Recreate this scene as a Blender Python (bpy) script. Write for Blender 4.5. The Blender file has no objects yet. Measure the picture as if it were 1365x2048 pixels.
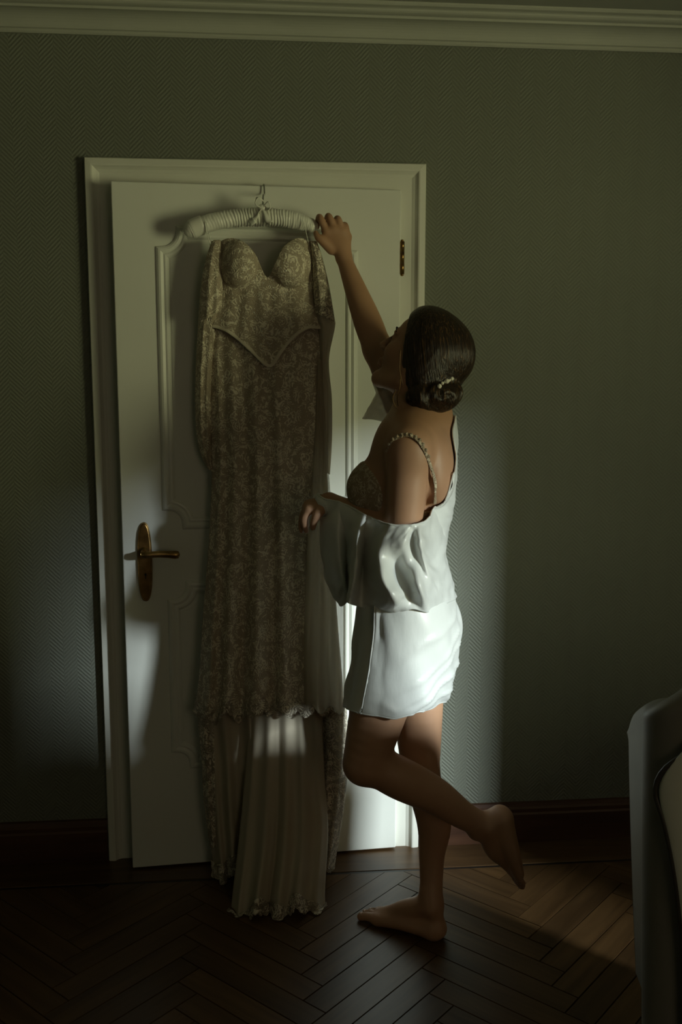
import bpy, bmesh, math, random
import numpy as np
from mathutils import Vector, Matrix

S = bpy.context.scene
COL = S.collection
rng = np.random.default_rng(7)
random.seed(7)

# ------------------------------------------------------------------ camera
CAM = np.array([-0.0241, -2.8868, 1.4864]); YAW, PITCH, FPX = 0.0909, -0.1409, 1936.1
_f = np.array([math.sin(YAW) * math.cos(PITCH), math.cos(YAW) * math.cos(PITCH), math.sin(PITCH)])
_r = np.array([math.cos(YAW), -math.sin(YAW), 0.0])
_u = np.cross(_r, _f)
cd = bpy.data.cameras.new('camera'); cam = bpy.data.objects.new('camera', cd); COL.objects.link(cam)
cd.sensor_fit = 'VERTICAL'; cd.sensor_height = 36.0; cd.lens = FPX / 2048 * 36.0
cd.clip_start = 0.02
m = Matrix.Identity(4)
for i in range(3):
    m[i][0], m[i][1], m[i][2], m[i][3] = _r[i], _u[i], -_f[i], CAM[i]
cam.matrix_world = m
S.camera = cam

# ------------------------------------------------------------------ light
W = bpy.data.worlds.new('world'); S.world = W; W.use_nodes = True
W.node_tree.nodes['Background'].inputs[0].default_value = (0.90, 0.71, 0.46, 1)  # warm world colour chosen to tint the shadow fill
W.node_tree.nodes['Background'].inputs[1].default_value = 2.2


def area(name, loc, rot, sx, sy, power, col):
    l = bpy.data.lights.new(name, 'AREA'); l.shape = 'RECTANGLE'; l.size = sx; l.size_y = sy
    l.energy = power; l.color = col
    o = bpy.data.objects.new(name, l); COL.objects.link(o); o.location = loc; o.rotation_euler = rot
    return o


# daylight outside the one window in the right wall: sky above the garden's tree line, green garden below it
# (a narrow gap of bright sky between the trees, high up; the garden itself fills the rest of the view)
area('sky_daylight', (9.0, -9.2, 4.2), (math.radians(90), 0, math.radians(45.3)), .66, 1.8, 4700, (0.84, 0.95, 0.96))
area('garden_daylight', (5.2, -6.3, .4), (0, math.radians(90), 0), 3.2, 5.0, 1160, (0.98, 1.0, 0.52))
# weak warm fill through an unseen window added behind the viewer to lift shadows
pt = area('fill_portal', (1.10, -4.32, 1.6), (math.radians(90), 0, 0), 1.1, 1.3, 1, (1, 1, 1)); pt.data.cycles.is_portal = True
S.view_settings.view_transform = 'Standard'; S.view_settings.look = 'None'
S.view_settings.gamma = 1.0; S.view_settings.use_curve_mapping = False
S.view_settings.exposure = -0.7
S.cycles.max_bounces = 6; S.cycles.diffuse_bounces = 4; S.cycles.glossy_bounces = 2; S.cycles.transmission_bounces = 2
S.cycles.transparent_max_bounces = 8; S.cycles.caustics_reflective = False; S.cycles.caustics_refractive = False
S.cycles.use_adaptive_sampling = True; S.cycles.adaptive_threshold = .03; S.cycles.use_denoising = True


# ------------------------------------------------------------------ helpers
def at(px, py, y):
    """the point seen at (px, py) of the 1365x2048 frame that stands at depth y"""
    d = _f + _r * (px - 682.5) / FPX - _u * (py - 1024) / FPX
    return CAM + d * ((y - CAM[1]) / d[1])


def lin(r, g, b):
    return tuple((c / 12.92 if c <= .04045 else ((c + .055) / 1.055) ** 2.4) for c in (r / 255, g / 255, b / 255)) + (1,)


def tag(o, label=None, cat=None, group=None, kind=None):
    if label: o['label'] = label
    if cat: o['category'] = cat
    if group: o['group'] = group
    if kind: o['kind'] = kind
    return o


def put(o, parent):
    COL.objects.link(o)
    if parent is not None:
        o.parent = parent
        loc = parent['_w'] if '_w' in parent else (0, 0, 0)
        o.matrix_parent_inverse = Matrix.Translation(-Vector(loc))
    return o


def empty(name, loc=(0, 0, 0)):
    o = bpy.data.objects.new(name, None); COL.objects.link(o); o.location = loc; o.empty_display_size = .05
    BASE[o.name] = Vector(loc)
    return o


BASE = {}


def mk(name, V, F, mat, parent=None, smooth=True):
    me = bpy.data.meshes.new(name)
    V = np.asarray(V, dtype=np.float32)
    if isinstance(F, np.ndarray):
        n, k = F.shape
        me.vertices.add(len(V)); me.vertices.foreach_set('co', V.ravel())
        me.loops.add(n * k); me.loops.foreach_set('vertex_index', F.astype(np.int32).ravel())
        me.polygons.add(n); me.polygons.foreach_set('loop_start', np.arange(0, n * k, k, dtype=np.int32))
        me.update(calc_edges=True); me.validate()
    else:
        me.from_pydata([tuple(map(float, v)) for v in V], [], [tuple(f) for f in F])
    me.polygons.foreach_set('use_smooth', [smooth] * len(me.polygons))
    if mat: me.materials.append(mat)
    o = bpy.data.objects.new(name, me); COL.objects.link(o)
    if parent is not None:
        o.parent = parent
        o.matrix_parent_inverse = Matrix.Translation(-BASE.get(parent.name, Vector((0, 0, 0))))
    return o


class MB:
    def __init__(s): s.V = []; s.F = []

    def add(s, V, F):
        b = len(s.V); s.V += [tuple(map(float, v)) for v in V]; s.F += [tuple(int(i) + b for i in f) for f in F]; return s

    def box(s, lo, hi, M=None):
        x0, y0, z0 = lo; x1, y1, z1 = hi
        V = [(x0, y0, z0), (x1, y0, z0), (x1, y1, z0), (x0, y1, z0), (x0, y0, z1), (x1, y0, z1), (x1, y1, z1), (x0, y1, z1)]
        if M is not None: V = [tuple(M @ Vector(v)) for v in V]
        return s.add(V, [(0, 3, 2, 1), (4, 5, 6, 7), (0, 1, 5, 4), (1, 2, 6, 5), (2, 3, 7, 6), (3, 0, 4, 7)])

    def build(s, name, mat, parent=None, smooth=False, bevel=0, seg=2):
        o = mk(name, s.V, s.F, mat, parent, smooth)
        if bevel:
            b = o.modifiers.new('bevel', 'BEVEL'); b.width = bevel; b.segments = seg; b.limit_method = 'ANGLE'
        return o


def grid_faces(nu, nv, cu=False, cv=False):
    """vertex index i*nv+j"""
    i = np.arange(nu if cu else nu - 1); j = np.arange(nv if cv else nv - 1)
    I, J = np.meshgrid(i, j, indexing='ij'); I = I.ravel(); J = J.ravel()
    I2 = (I + 1) % nu; J2 = (J + 1) % nv
    return np.stack([I * nv + J, I2 * nv + J, I2 * nv + J2, I * nv + J2], 1)


def cr(pts, t, closed=False):
    """Catmull-Rom through pts (n,d) at parameters t in [0, n-1] (or [0,n) closed)"""
    p = np.asarray(pts, float); n = len(p); t = np.asarray(t, float)
    i = np.floor(t).astype(int)
    if not closed: i = np.clip(i, 0, n - 2)
    u = (t - i)[:, None]
    g = (lambda k: p[k % n]) if closed else (lambda k: np.where(((k < 0))[:, None], 2 * p[0] - p[1], np.where((k > n - 1)[:, None], 2 * p[-1] - p[-2], p[np.clip(k, 0, n - 1)])))
    a, b, c, d = g(i - 1), g(i), g(i + 1), g(i + 2)
    return .5 * ((2 * b) + (-a + c) * u + (2 * a - 5 * b + 4 * c - d) * u ** 2 + (-a + 3 * b - 3 * c + d) * u ** 3)


def smooth_path(pts, n, closed=False):
    return cr(pts, np.linspace(0, len(pts) if closed else len(pts) - 1, n, endpoint=not closed), closed)


def tube(path, rad, n=12, caps=True, flat=1.0, flatdir=None):
    path = np.asarray(path, float); N = len(path); rad = np.broadcast_to(np.asarray(rad, float), (N,))
    T = np.gradient(path, axis=0); T /= np.linalg.norm(T, axis=1)[:, None] + 1e-12
    ref = np.array([0, 0, 1.]) if abs(T[0][2]) < .9 else np.array([1., 0, 0])
    if flatdir is not None: ref = np.asarray(flatdir, float)
    A = []
    a = ref - T[0] * (ref @ T[0]); a /= np.linalg.norm(a)
    for k in range(N):
        if flatdir is not None: a = ref
        a = a - T[k] * (a @ T[k]); a /= np.linalg.norm(a) + 1e-12; A.append(a)
    A = np.array(A); B = np.cross(T, A)
    th = np.linspace(0, 2 * math.pi, n, endpoint=False)
    V = path[:, None] + rad[:, None, None] * (np.cos(th)[None, :, None] * A[:, None] * flat + np.sin(th)[None, :, None] * B[:, None])
    F = [tuple(f) for f in grid_faces(N, n, cv=True)]
    V = V.reshape(-1, 3)
    if caps:
        F.append(tuple(range(n))[::-1]); F.append(tuple((N - 1) * n + k for k in range(n)))
    return V, F


def ball(c, r, seg=14, rings=9, R=None):
    c = np.asarray(c, float); r = np.broadcast_to(np.asarray(r, float), (3,))
    V = [(0, 0, 1)]
    for i in range(1, rings):
        p = math.pi * i / rings
        V += [(math.sin(p) * math.cos(2 * math.pi * j / seg), math.sin(p) * math.sin(2 * math.pi * j / seg), math.cos(p)) for j in range(seg)]
    V.append((0, 0, -1)); V = np.array(V) * r
    if R is not None: V = V @ np.asarray(R).T
    F = [(0, 1 + j, 1 + (j + 1) % seg) for j in range(seg)]
    for i in range(rings - 2):
        b = 1 + i * seg
        F += [(b + j, b + seg + j, b + seg + (j + 1) % seg, b + (j + 1) % seg) for j in range(seg)]
    b = 1 + (rings - 2) * seg; L = len(V) - 1
    F += [(b + j, L, b + (j + 1) % seg) for j in range(seg)]
    return V + c, F


def fract_noise(x, y, seed=0):
    """smooth periodic-free value noise on arrays"""
    def h(i, j):
        v = np.sin(i * 127.1 + j * 311.7 + seed * 74.7) * 43758.5453
        return v - np.floor(v)
    i = np.floor(x); j = np.floor(y); u = x - i; v = y - j
    u = u * u * (3 - 2 * u); v = v * v * (3 - 2 * v)
    return (h(i, j) * (1 - u) + h(i + 1, j) * u) * (1 - v) + (h(i, j + 1) * (1 - u) + h(i + 1, j + 1) * u) * v


# ------------------------------------------------------------------ materials
class NT:
    def __init__(s, name):
        s.m = bpy.data.materials.new(name); s.m.use_nodes = True; s.t = s.m.node_tree; s.n = s.t.nodes
        s.b = s.n['Principled BSDF']; s.out = s.n['Material Output']

    def node(s, typ, **kw):
        n = s.n.new(typ)
        for k, v in kw.items():
            if k.startswith('_'): setattr(n, k[1:], v)
        return n

    def link(s, a, b): s.t.links.new(a, b)

    def coord(s, scale=(1, 1, 1), kind='Object', rot=(0, 0, 0)):
        c = s.node('ShaderNodeTexCoord'); mp = s.node('ShaderNodeMapping')
        mp.inputs['Scale'].default_value = scale; mp.inputs['Rotation'].default_value = rot
        s.link(c.outputs[kind], mp.inputs[0]); return mp.outputs[0]

    def noise(s, co, scale, detail=3, rough=.5, dist=0):
        n = s.node('ShaderNodeTexNoise'); n.inputs['Scale'].default_value = scale; n.inputs['Detail'].default_value = detail
        n.inputs['Roughness'].default_value = rough; n.inputs['Distortion'].default_value = dist
        s.link(co, n.inputs['Vector']); return n.outputs['Fac']

    def math(s, op, a, b=None, c=None):
        n = s.node('ShaderNodeMath', _operation=op)
        for k, v in enumerate((a, b, c)):
            if v is None: continue
            if isinstance(v, (int, float)): n.inputs[k].default_value = v
            else: s.link(v, n.inputs[k])
        return n.outputs[0]

    def ramp(s, fac, stops):
        n = s.node('ShaderNodeValToRGB'); e = n.color_ramp.elements
        while len(e) < len(stops): e.new(.5)
        for k, (p, c) in enumerate(stops):
            e[k].position = p; e[k].color = c if len(c) == 4 else tuple(c) + (1,)
        s.link(fac, n.inputs[0]); return n.outputs[0]

    def bump(s, h, strength=.3, dist=.002, prev=None):
        n = s.node('ShaderNodeBump'); n.inputs['Strength'].default_value = strength; n.inputs['Distance'].default_value = dist
        s.link(h, n.inputs['Height'])
        if prev is not None: s.link(prev, n.inputs['Normal'])
        s.link(n.outputs[0], s.b.inputs['Normal']); return n.outputs[0]

    def base(s, c, rough=.5, metal=0, **kw):
        if isinstance(c, tuple): s.b.inputs['Base Color'].default_value = c if len(c) == 4 else c + (1,)
        else: s.link(c, s.b.inputs['Base Color'])
        s.b.inputs['Roughness'].default_value = rough; s.b.inputs['Metallic'].default_value = metal
        for k, v in kw.items(): s.b.inputs[k.replace('_', ' ')].default_value = v
        return s


def m_simple(name, c, rough=.5, metal=0, var=.12, scale=6, bump=0, bscale=200, **kw):
    t = NT(name); co = t.coord()
    n = t.noise(co, scale, 4)
    c3 = np.array(c[:3])
    t.base(t.ramp(n, [(.3, tuple(c3 * (1 - var))), (.7, tuple(c3 * (1 + var)))]), rough, metal, **kw)
    if bump: t.bump(t.noise(co, bscale, 2), bump, .001)
    return t.m


def m_wallpaper():
    t = NT('sage_chevron_wallpaper'); co = t.coord()
    sx = t.node('ShaderNodeSeparateXYZ'); t.link(co, sx.inputs[0])
    x = t.math('ADD', sx.outputs[0], sx.outputs[1])
    wob = t.math('MULTIPLY', t.noise(co, 30, 2), .004)
    tri = t.math('PINGPONG', x, .040)
    v = t.math('ADD', t.math('ADD', tri, sx.outputs[2]), wob)
    w = t.math('SINE', t.math('MULTIPLY', v, 2 * math.pi / .0125))
    br = t.noise(co, 160, 3)
    hgt = t.math('MULTIPLY', t.math('ADD', w, 1), br)
    n = t.noise(co, 1.3, 3)
    c1 = t.ramp(n, [(.3, (.180, .192, .155)), (.7, (.205, .217, .172))])
    mx = t.node('ShaderNodeMix', _data_type='RGBA', _blend_type='MULTIPLY'); mx.inputs[0].default_value = .35
    t.link(c1, mx.inputs[6]); t.link(t.ramp(hgt, [(.0, (.75, .75, .75)), (.9, (1, 1, 1))]), mx.inputs[7])
    t.base(mx.outputs[2], .75)
    t.bump(hgt, .55, .0022)
    return t.m


def m_wood(name, c1, c2, rough=.35, axis=0, rand=True):
    t = NT(name); sc = [14, 14, 14]; sc[axis] = 1.1
    co = t.coord(tuple(sc))
    oi = t.node('ShaderNodeObjectInfo')
    if rand:
        ad = t.node('ShaderNodeVectorMath', _operation='ADD'); t.link(co, ad.inputs[0])
        mu = t.node('ShaderNodeVectorMath', _operation='SCALE'); mu.inputs[0].default_value = (17, 31, 23); t.link(oi.outputs['Random'], mu.inputs['Scale'])
        t.link(mu.outputs[0], ad.inputs[1]); co = ad.outputs[0]
    n = t.noise(co, 2.2, 6, .62, .6)
    col = t.ramp(n, [(.3, c1), (.68, c2)])
    if rand:
        mx = t.node('ShaderNodeMix', _data_type='RGBA', _blend_type='MULTIPLY'); mx.inputs[0].default_value = 1
        t.link(col, mx.inputs[6]); t.link(t.ramp(oi.outputs['Random'], [(0, (.72, .70, .68)), (1, (1.15, 1.12, 1.05))]), mx.inputs[7]); col = mx.outputs[2]
    t.base(col, rough); t.bump(n, .12, .001)
    return t.m


def lace_height(t, co):
    """floral medallions, scrolling vines and a net ground"""
    wn = t.node('ShaderNodeTexNoise'); wn.inputs['Scale'].default_value = 22; wn.inputs['Detail'].default_value = 2
    t.link(co, wn.inputs['Vector'])
    sb = t.node('ShaderNodeVectorMath', _operation='SUBTRACT'); t.link(wn.outputs['Color'], sb.inputs[0]); sb.inputs[1].default_value = (.5, .5, .5)
    sc = t.node('ShaderNodeVectorMath', _operation='SCALE'); t.link(sb.outputs[0], sc.inputs[0]); sc.inputs['Scale'].default_value = .035
    ad = t.node('ShaderNodeVectorMath', _operation='ADD'); t.link(co, ad.inputs[0]); t.link(sc.outputs[0], ad.inputs[1])
    v1 = t.node('ShaderNodeTexVoronoi', _feature='F1'); v1.inputs['Scale'].default_value = 30; t.link(ad.outputs[0], v1.inputs['Vector'])
    rings = t.math('ABSOLUTE', t.math('SINE', t.math('MULTIPLY', v1.outputs['Distance'], 17.0)))
    petals = t.node('ShaderNodeTexVoronoi', _feature='DISTANCE_TO_EDGE'); petals.inputs['Scale'].default_value = 105; t.link(ad.outputs[0], petals.inputs['Vector'])
    pe = t.math('SUBTRACT', 1, t.math('MULTIPLY', petals.outputs['Distance'], 5.5))
    fine = t.node('ShaderNodeTexVoronoi', _feature='DISTANCE_TO_EDGE'); fine.inputs['Scale'].default_value = 260; t.link(co, fine.inputs['Vector'])
    net = t.math('SUBTRACT', 1, t.math('MULTIPLY', fine.outputs['Distance'], 7))
    big = t.noise(ad.outputs[0], 34, 3, .6, 1.2)
    v0 = t.node('ShaderNodeTexVoronoi', _feature='F1'); v0.inputs['Scale'].default_value = 12.5; t.link(ad.outputs[0], v0.inputs['Vector'])
    med = t.math('SINE', t.math('MULTIPLY', v0.outputs['Distance'], 21.0))
    flower = t.math('GREATER_THAN', t.math('ADD', t.math('MULTIPLY', med, .20), t.math('ADD', t.math('MULTIPLY', rings, .50), t.math('MULTIPLY', big, .9))), .80)
    thick = t.math('MULTIPLY', flower, t.math('ADD', .45, t.math('MULTIPLY', pe, .55)))
    return t.math('MAXIMUM', thick, t.math('MULTIPLY', net, .42))


def m_lace(name, thread, ground, holes=0.0):
    t = NT(name); co = t.coord()
    h = lace_height(t, co); 
    t.base(t.ramp(h, [(.12, ground), (.72, thread)]), .8)
    t.bump(h, .9, .0025)
    if holes:
        tr = t.node('ShaderNodeBsdfTransparent'); mx = t.node('ShaderNodeMixShader')
        a = t.math('MULTIPLY', t.math('LESS_THAN', h, .22), holes)
        t.link(a, mx.inputs[0]); t.link(t.b.outputs[0], mx.inputs[1]); t.link(tr.outputs[0], mx.inputs[2]); t.link(mx.outputs[0], t.out.inputs[0])
    return t.m


def m_sheer(name, c, alpha, transl=.35):
    t = NT(name); co = t.coord()
    n = t.noise(co, 900, 1); c3 = np.array(c)
    t.base(t.ramp(t.noise(co, 5, 3), [(.3, tuple(c3 * .92)), (.7, tuple(c3))]), .75)
    t.bump(n, .15, .0006)
    tl = t.node('ShaderNodeBsdfTranslucent'); tl.inputs[0].default_value = tuple(c) + (1,)
    m1 = t.node('ShaderNodeMixShader'); m1.inputs[0].default_value = transl
    t.link(t.b.outputs[0], m1.inputs[1]); t.link(tl.outputs[0], m1.inputs[2])
    tr = t.node('ShaderNodeBsdfTransparent'); m2 = t.node('ShaderNodeMixShader'); m2.inputs[0].default_value = 1 - alpha
    t.link(m1.outputs[0], m2.inputs[1]); t.link(tr.outputs[0], m2.inputs[2]); t.link(m2.outputs[0], t.out.inputs[0])
    return t.m


def m_satin(name, c, rough=.34):
    t = NT(name); co = t.coord()
    c3 = np.array(c)
    t.base(t.ramp(t.noise(co, 4, 3), [(.3, tuple(c3 * .95)), (.7, tuple(c3))]), rough)
    t.b.inputs['Specular IOR Level'].default_value = .7
    t.b.inputs['Sheen Weight'].default_value = .25; t.b.inputs['Sheen Roughness'].default_value = .4
    t.bump(t.noise(t.coord((1, 1, .35)), 34, 3, .55), .22, .006)
    return t.m


def m_skin():
    t = NT('skin'); co = t.coord()
    n = t.noise(co, 9, 4, .6)
    t.base(t.ramp(n, [(.3, (.42, .237, .138)), (.72, (.48, .275, .165))]), .48)
    t.bump(t.noise(co, 420, 2), .06, .0006)
    return t.m


def m_hair(name='dark_brown_hair', hi=(.20, .105, .036)):
    t = NT(name)
    co = t.coord((4, 130, 130))
    n = t.noise(co, 2.0, 4, .6, .35)
    t.base(t.ramp(n, [(.32, (.008, .005, .003)), (.55, (.022, .012, .006)), (.80, hi)]), .33)
    t.bump(n, .55, .006)
    return t.m


M = dict(
    wall=m_wallpaper(),
    ceil=m_simple('ceiling_paint', (.36, .37, .32), .8, var=.03),
    stucco=m_simple('cornice_plaster', (.44, .45, .39), .7, var=.04, bump=.1),
    white=m_simple('white_lacquer_paint', (.76, .77, .71), .38, var=.03, scale=3, bump=.05, bscale=60),
    casing=m_simple('white_casing_paint', (.74, .74, .665), .42, var=.04, scale=4, bump=.05, bscale=60),
    brass=m_simple('aged_brass', (.34, .21, .075), .34, 1, var=.3, scale=40),
    brassd=m_simple('dark_brass', (.15, .09, .03), .4, 1, var=.3, scale=40),
    steel=m_simple('hook_steel', (.5, .5, .46), .25, 1),
    black=m_simple('painted_gap_dark', (.01, .009, .008), .8),  # near-black colour gives the dark inside openings
    plank=m_wood('oak_parquet', (.060, .031, .012), (.125, .068, .028), .36),
    skirting=m_wood('dark_stained_skirting', (.05, .022, .013), (.105, .048, .026), .38, rand=False),
    inlay=m_simple('dark_inlay', (.012, .008, .006), .45),
    slab=m_simple('floor_screed', (.06, .035, .018), .8),
    lace=m_lace('ivory_corded_lace', (.84, .775, .625), (.44, .36, .26)),
    lace_open=m_lace('open_ivory_lace', (.80, .74, .60), (.48, .40, .30), .75),
    sleeve=m_sheer('sheer_sleeve_tulle', (.62, .55, .45), .66),
    tulle=m_sheer('ivory_tulle', (.64, .57, .44), .93, .25),
    veil=m_sheer('sheer_overlay_tulle', (.60, .52, .40), .42),
    edge=m_simple('ivory_edging', (.66, .60, .47), .55, var=.05),
    nail=m_simple('nail', (.62, .42, .34), .3),
    satin=m_satin('white_satin', (.72, .74, .705), .35),
    hangersatin=m_satin('padded_hanger_satin', (.82, .82, .74), .3),
    skin=m_skin(), hair=m_hair(),
    hairgold=m_simple('lit_gold_hair_strand', (.17, .10, .042), .35, scale=60),
    pearl=m_simple('pearl', (.78, .76, .68), .16, var=.03, Coat_Weight=.6),
    bra=m_lace('champagne_bra_lace', (.62, .54, .40), (.36, .27, .17)),
    brow=m_simple('dark_brow', (.02, .012, .008), .7),
    lip=m_simple('lip', (.36, .12, .09), .4),
    cream=m_simple('cream_upholstery', (.76, .76, .66), .62, var=.05, bump=.15, bscale=700),
    taupe=m_simple('taupe_upholstery', (.20, .185, .155), .5, var=.06, bump=.15, bscale=700),
    piping=m_simple('dark_piping', (.05, .045, .035), .5),
    chairleg=m_wood('dark_chair_leg', (.03, .018, .010), (.06, .035, .02), .4),
    cabinet=m_wood('dark_cabinet_wood', (.05, .028, .015), (.10, .055, .03), .45, axis=2, rand=False),
    bead=m_simple('crystal_bead', (.85, .85, .80), .08, var=.02, Coat_Weight=.8),
    outside=m_simple('white_window_paint', (.7, .7, .68), .4, var=.03),
)

# ------------------------------------------------------------------ room shell
XL, XR, YB, ZC = -2.0, 2.6, -4.3, 2.492
OX0, OX1, OZ = -.398, .412, 2.005          # door opening
b = MB(); b.box((XL - .2, 0, 0), (OX0, .22, ZC)); b.box((OX1, 0, 0), (XR + .2, .22, ZC)); b.box((OX0, 0, OZ), (OX1, .22, ZC))
tag(b.build('wall_back', M['wall']), 'sage green wallpapered wall with a raised chevron texture behind the door', kind='structure')
b = MB().box((OX0 - .1, .22, -.02), (OX1 + .1, .26, 2.2)); tag(b.build('hallway_dark_panel', M['black']), 'flat near-black panel for the dark of the hallway behind the door', kind='structure')  # sheet coloured near-black to stand in for the hallway's darkness
tag(MB().box((XL - .2, YB, 0), (XL, 0, ZC)).build('wall_left', M['wall']), 'sage green wall at the left end of the room', kind='structure')
VX0, VX1, VZ0, VZ1 = .55, 1.65, .95, 2.25  # opening added so that weak fill reaches the shadows
b = MB(); b.box((XL - .2, YB - .2, 0), (VX0, YB, ZC)); b.box((VX1, YB - .2, 0), (XR + .2, YB, ZC)); b.box((VX0, YB - .2, 0), (VX1, YB, VZ0)); b.box((VX0, YB - .2, VZ1), (VX1, YB, ZC))
tag(b.build('wall_front', M['wall']), 'sage green wall behind the viewer with an opening added for fill light', kind='structure')
WY0, WY1, WZ0, WZ1 = -3.2, -2.17, .86, 1.95     # window opening in the right wall
b = MB(); b.box((XR, YB, 0), (XR + .2, WY0, ZC)); b.box((XR, WY1, 0), (XR + .2, 0, ZC)); b.box((XR, WY0, 0), (XR + .2, WY1, WZ0)); b.box((XR, WY0, WZ1), (XR + .2, WY1, ZC))
tag(b.build('wall_right', M['wall']), 'sage green wall with the main window', kind='structure')
t_ = .05


def window(name, label, y0, y1):
    win = empty(name, (XR, (y0 + y1) / 2, WZ0)); tag(win, label, kind='structure')
    b = MB()
    b.box((XR + .06, y0, WZ0), (XR + .12, y0 + t_, WZ1)); b.box((XR + .06, y1 - t_, WZ0), (XR + .12, y1, WZ1))
    b.box((XR + .06, y0 + t_, WZ0), (XR + .12, y1 - t_, WZ0 + t_)); b.box((XR + .06, y0 + t_, WZ1 - t_), (XR + .12, y1 - t_, WZ1))
    b.build('window_frame', M['outside'], win, bevel=.004)
    MB().box((XR - .10, y0 - .03, WZ0 - .035), (XR + .05, y1 + .03, WZ0)).build('window_sill', M['outside'], win, bevel=.006)


window('window_1', 'tall white framed window in the right wall', WY0, WY1)
fill_win = empty('fill_window', ((VX0 + VX1) / 2, YB, VZ0)); tag(fill_win, 'unseen white framed window added behind the viewer for fill light', kind='structure')
b = MB(); vm = (VX0 + VX1) / 2
b.box((VX0, YB - .12, VZ0), (VX0 + t_, YB - .06, VZ1)); b.box((VX1 - t_, YB - .12, VZ0), (VX1, YB - .06, VZ1))
b.box((VX0 + t_, YB - .12, VZ0), (VX1 - t_, YB - .06, VZ0 + t_)); b.box((VX0 + t_, YB - .12, VZ1 - t_), (VX1 - t_, YB - .06, VZ1)); b.box((vm - .025, YB - .11, VZ0 + t_), (vm + .025, YB - .07, VZ1 - t_))
b.build('window_frame', M['outside'], fill_win, bevel=.004)
tag(MB().box((XL - .2, YB - .2, ZC), (XR + .2, .22, ZC + .15)).build('ceiling', M['ceil']), 'dim off-white ceiling', kind='structure')


def extrude_x(name, prof, x0, x1, mat, parent=None, smooth=False):
    n = len(prof); V = [(x0, y, z) for y, z in prof] + [(x1, y, z) for y, z in prof]
    F = [(k, (k + 1) % n, n + (k + 1) % n, n + k) for k in range(n)] + [tuple(range(n))[::-1], tuple(range(n, 2 * n))]
    return mk(name, V, F, mat, parent, smooth)


# cornice: lip, fascia, cove, double bead at the ceiling
prof = [(0, 2.416), (-.010, 2.414), (-.014, 2.418), (-.014, 2.424), (-.020, 2.426)]
for k in range(9):
    a = math.pi / 2 * k / 8
    prof.append((-.020 - .046 * (1 - math.cos(a)), 2.426 + .036 * math.sin(a)))
prof += [(-.070, 2.462), (-.071, 2.468)]
for k in range(5):
    a = math.pi / 2 * k / 4
    prof.append((-.074 - .018 * math.sin(a), 2.469 + .010 * (1 - math.cos(a))))
prof += [(-.096, 2.481), (-.108, 2.483), (-.112, 2.487), (-.112, ZC), (0, ZC)]
o = extrude_x('trim_1', prof, XL, XR, M['stucco']); tag(o, 'off-white plaster crown moulding along the top of the wall', kind='structure')

# baseboards
bp = [(0, 0), (-.022, 0), (-.022, .092), (-.018, .098), (-.018, .110), (-.013, .116), (-.010, .126), (0, .128)]
o = extrude_x('baseboard_left', bp, XL, -.486, M['skirting']); tag(o, 'dark stained wooden baseboard left of the door', kind='structure')
o = extrude_x('baseboard_right', bp, .486, XR, M['skirting']); tag(o, 'dark stained wooden baseboard right of the door', kind='structure')

# door casing (three mitred members) + jamb
cas = empty('trim_2', (0, 0, 0)); tag(cas, 'white profiled door casing standing proud of the wallpaper', kind='structure')
CO_X0, CO_X1, CO_Z = -.484, .484, 2.088
cp = [(0, 0), (0, .020), (.003, .025), (.018, .027), (.022, .026), (.026, .021), (.031, .0165), (.037, .014), (.040, .0125), (.088, .0125), (.088, -.14)]
def casing(name, A, B, inA, inB):
    """sweep the profile from corner A to B; inA/inB point from the outer edge to the inner edge"""
    V = []
    for P, d in ((A, inA), (B, inB)):
        for s_, h in cp:
            V.append((P[0] + d[0] * s_, -h, P[1] + d[1] * s_))
    n = len(cp); F = [(k, k + 1, n + k + 1, n + k) for k in range(n - 1)]
    o = mk(name, V, F, M['casing'], cas, False)
    return o
casing('casing_board', (CO_X0, 0), (CO_X0, CO_Z), (1, 0), (1, -1))
casing('casing_board', (CO_X1, CO_Z), (CO_X1, 0), (-1, -1), (-1, 0))
casing('casing_board', (CO_X0, CO_Z), (CO_X1, CO_Z), (1, -1), (-1, -1))

# ------------------------------------------------------------------ floor
fl = MB().box((XL - .2, YB - .2, -.12), (XR + .2, .22, -.004)).build('floor', M['slab'])
tag(fl, 'dark oak parquet floor with a herringbone field and a border', kind='structure')
GY = -.163
# border planks along the wall and dark inlay
xs = [XL, -1.05, .08, 1.25, XR]
for k in range(4):
    MB().box((xs[k] + .001, GY + .006, -.004), (xs[k + 1] - .001, .0, 0)).build('border_plank', M['plank'], fl, bevel=.0012, seg=1)
MB().box((XL, GY - .007, -.004), (XR, GY + .004, -.0012)).build('inlay_strip', M['inlay'], fl)
PW, PL = .072, .432
pm = MB().box((0, 0, -.004), (PL - .0016, PW - .0016, 0))
pmesh = None
c45 = math.sqrt(.5)
Rz = np.array([[c45, -c45], [c45, c45]])


def clip(poly, ymax):
    out = []
    for k in range(len(poly)):
        a, c = poly[k], poly[(k + 1) % len(poly)]
        ia, ic = a[1] <= ymax, c[1] <= ymax
        if ia: out.append(a)
        if ia != ic:
            t = (ymax - a[1]) / (c[1] - a[1]); out.append(a + (c - a) * t)
    return out


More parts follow.
